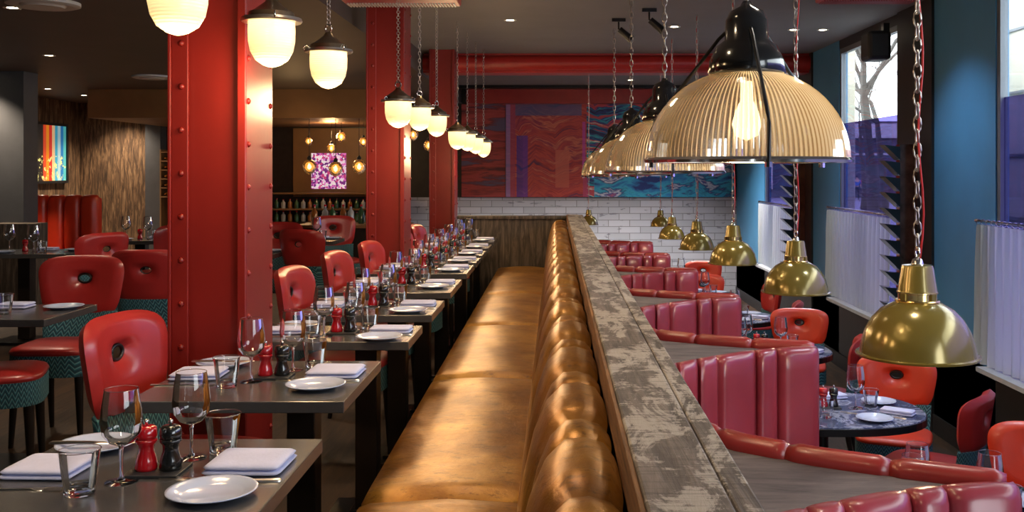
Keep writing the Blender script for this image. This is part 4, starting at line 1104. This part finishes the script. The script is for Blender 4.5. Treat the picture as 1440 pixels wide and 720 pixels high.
# ------------------------------------------------------------------ curtains
def curtain_set(i, y0, y1, zr, l1, l2):
    x = RX-.055
    r = thing('curtain_rod', l2, 'curtain rod', (0, 0, 0))
    MB().tube([(x, y0, zr), (x, y1, zr)], .009, 8).build('rod', 'chrome', r, smooth=True)
    for e in (y0, y1): MB().lathe([(.001, -.018), (.014, -.01), (.014, .01), (.001, .018)], 10).xf((x, e, zr), 0, 0, PI/2).build('finial', 'chrome', r)
    n = int((y1-y0)/.075)
    m0 = None
    for k in range(n):
        y = y0+.03+(y1-y0-.06)*k/(n-1)
        if m0 is None:
            rg = MB().tube([(.017*math.cos(q), 0, .017*math.sin(q)) for q in [2*PI*j/14 for j in range(14)]], .003, 5, True).build('ring', 'chrome', r, smooth=True); m0 = rg
        else:
            rg = m0.copy(); C.objects.link(rg); rg.parent = r
        rg.location = (x, y, zr-.006)
    nx = int((y1-y0)/.012); vs = []; fs = []; zz = [.14, .3, .55, .8, zr-.045, zr-.026]
    for a in range(nx+1):
        y = y0+.02+(y1-y0-.04)*a/nx; ph = y*2*PI/.105
        for b, z in enumerate(zz):
            amp = [.034, .034, .03, .026, .018, .016][b]
            vs.append((x+.0+amp*math.sin(ph+.5*math.sin(y*3.1)+.35*b*math.sin(y*1.7))*(.8+.3*math.sin(y*5)), y+.01*math.sin(ph*2+b*.2), z))
    n = len(zz)
    for a in range(nx):
        for b in range(n-1): fs.append((a*n+b, (a+1)*n+b, (a+1)*n+b+1, a*n+b+1))
    o = MB().add(vs, fs).build('cafe_curtain', 'curtain', smooth=True)
    tag(o, l1, 'curtain')
curtain_set(0, 1.3, 6.72, 1.085, 'sheer white gathered cafe curtain at the right edge of the photo', 'chrome curtain rod with rings at the right edge of the photo')
curtain_set(1, 8.45, 10.4, 1.04, 'sheer white cafe curtain in the middle window', 'chrome curtain rod with rings across the middle window')
curtain_set(2, 11.85, 13.9, .99, 'sheer white cafe curtain in the farthest window', 'chrome curtain rod with rings across the farthest window')

# ------------------------------------------------------------------ outside
struct('floor_street', MB().box(3.3, 60, -5, 110, -.75, -.65), 'pavement')
def facade(name, x0, x1, y0, y1, z1, label, step=3):
    o = thing(name, label, 'building', (0, 0, 0))
    MB().box(x0, x1, y0, y1, -.65, z1).build('wall', 'stone_pale', o)
    return o
o = facade('stone_building', 4.55, 5.9, 9.6, 12.0, 9, 'pale stone building corner outside the near window')
m = MB()
for k in range(16): m.box(4.53, 5.92, 9.58, 12.02, -.3+k*.62, -.275+k*.62)
m.build('joint', 'frame_grey', o)
o = thing('stone_pilaster', 'pale stone pilaster just outside the middle window', 'pilaster', (0, 0, 0))
MB().box(3.75, 3.95, 13.1, 13.4, -.65, 8).build('shaft', 'stone_pale', o, bevel=.02)
MB().box(3.70, 4.0, 13.05, 13.45, -.65, -.2).build('base', 'stone_pale', o, bevel=.02)
# shop row far behind
o = thing('shop_building', 'dark row of shops across the street beyond the windows', 'building', (0, 0, 0))
MB().box(14, 58, 76, 84, -.65, 5.2).build('wall', 'shop_dark', o)
MB().box(13.8, 58, 75.6, 76, 3.9, 5.0).build('fascia', 'stone_pale', o)
for k in range(11):
    xx = 15+k*3.9
    w_ = MB().box(xx, xx+3.0, 75.9, 75.98, 0.0, 3.2).build('shop_window', 'shop_glass', o)
    MB().box(xx, xx+3.0, 75.84, 75.9, 2.6, 2.75).box(xx+1.45, xx+1.55, 75.84, 75.9, 0.0, 2.6).build('mullion', 'stone_pale', w_)
MB().box(18, 21, 75.2, 75.6, 3.2, 3.9).build('sign_board', 'shop_red', o)
def person(label, x, y, mat):
    o = thing('person', label, 'person', (x, y, -.65))
    def skin(vs, es, rs, name, mt, root=0):
        me = bpy.data.meshes.new(name); me.from_pydata(vs, es, []); ob = bpy.data.objects.new(name, me); C.objects.link(ob); ob.parent = o
        md = ob.modifiers.new('s', 'SKIN')
        for q, r_ in enumerate(rs): me.skin_vertices[0].data[q].radius = (r_, r_*.8)
        me.skin_vertices[0].data[root].use_root = True
        ob.modifiers.new('u', 'SUBSURF').levels = 1; me.materials.append(M[mt]); return ob
    V = [(0,0,.95),(0,0,1.15),(0,0,1.38),(0,0,1.5),(0,-.01,1.62),(.19,0,1.40),(.25,0,1.12),(.24,-.08,.88),(-.19,0,1.40),(-.25,0,1.12),(-.24,-.08,.88),(.09,0,.9),(.11,-.04,.5),(.11,.02,.06),(.11,-.12,.03),(-.09,0,.9),(-.11,.06,.5),(-.12,.1,.06),(-.12,-.04,.03)]
    Ed = [(0,1),(1,2),(2,3),(3,4),(2,5),(5,6),(6,7),(2,8),(8,9),(9,10),(0,11),(11,12),(12,13),(13,14),(0,15),(15,16),(16,17),(17,18)]
    rs = [.15,.14,.15,.055,.095,.07,.05,.04,.07,.05,.04,.09,.065,.045,.035,.09,.065,.045,.035]
    if not me_has_skin: pass
    return V, Ed, rs, o
me_has_skin = True
def add_person(label, x, y, mat):
    V, Ed, rs, o = person(label, x, y, mat)
    def sk(name, idx, mt, grow=1.0):
        mp = {v: i for i, v in enumerate(idx)}
        me = bpy.data.meshes.new(name); me.from_pydata([V[i] for i in idx], [(mp[a], mp[b]) for a, b in Ed if a in mp and b in mp], [])
        ob = bpy.data.objects.new(name, me); C.objects.link(ob); ob.parent = o
        ob.modifiers.new('s', 'SKIN')
        if not me.skin_vertices: me.skin_vertices  # layer comes with the modifier
        if len(me.skin_vertices):
            for q, i in enumerate(idx): me.skin_vertices[0].data[q].radius = (rs[i]*grow, rs[i]*grow*.8)
            me.skin_vertices[0].data[0].use_root = True
        u = ob.modifiers.new('u', 'SUBSURF'); u.levels = 1; u.render_levels = 1
        me.materials.append(M[mt]); return ob
    sk('body', list(range(19)), 'skin', .92)
    sk('coat', [0,1,2,5,6,8,9], mat, 1.12)
    sk('trousers', [0,11,12,13,15,16,17], 'trousers', 1.05)
    MB().pad(-.085, .085, -.06, .10, 1.60, 1.77, 2.2, 16, 8, 2).build('hair', 'trousers', o, smooth=True)
add_person('person in a blue coat walking on the far pavement', 31, 101*0+69, 'coat_blue') if False else None
add_person('person in a blue coat walking on the pavement outside', 20.6, 68, 'coat_blue')
add_person('person in a bright red top walking on the pavement outside', 21.2, 68.3, 'coat_red')
add_person('person in a white coat walking on the pavement outside', 21.8, 68, 'coat_white')
# bare tree
def tree(x, y, seed, label):
    rnd = random.Random(seed)
    o = thing('bare_tree', label, 'tree', (x, y, -.65))
    m = MB()
    def grow(m, p, d, L, r, depth):
        n = 3; pts = [p]; 
        for i in range(n):
            d = (d + Vector((rnd.uniform(-.2, .2), rnd.uniform(-.2, .2), rnd.uniform(-.05, .15)))).normalized(); pts.append(pts[-1]+d*L/n)
        m.tube(pts, [max(.012, r*(1-.35*i/n)) for i in range(n+1)], 5 if depth < 3 else 3)
        if depth < 8:
            for k in range(3 if depth in (0, 1, 3) else 2):
                nd = (d + Vector((rnd.uniform(-.9, .9), rnd.uniform(-.9, .9), rnd.uniform(-.35, .6)))).normalized()
                grow(m, pts[-1 if k < 2 else 2], nd, L*rnd.uniform(.62, .85), r*.58, depth+1)
    MB().tube([(0, 0, 0), (.05, 0, 1.2), (0, .05, 2.2)], [.20, .14, .11], 8).build('trunk', 'bark', o, smooth=True)
    grow(m, Vector((0, .05, 2.15)), Vector((0, 0, 1)), 1.9, .095, 1)
    m.build('branches', 'bark', o)
tree(7.6, 24, 11, 'bare tree nearest the windows outside')
tree(5.9, 18.5, 21, 'bare tree behind the stone pilaster outside')
tree(9.2, 28, 3, 'bare winter tree seen through the top of the middle window')
tree(12.5, 24, 5, 'bare street tree farther right outside the windows')
tree(12.4, 40, 8, 'bare tree in the distance outside the middle window')
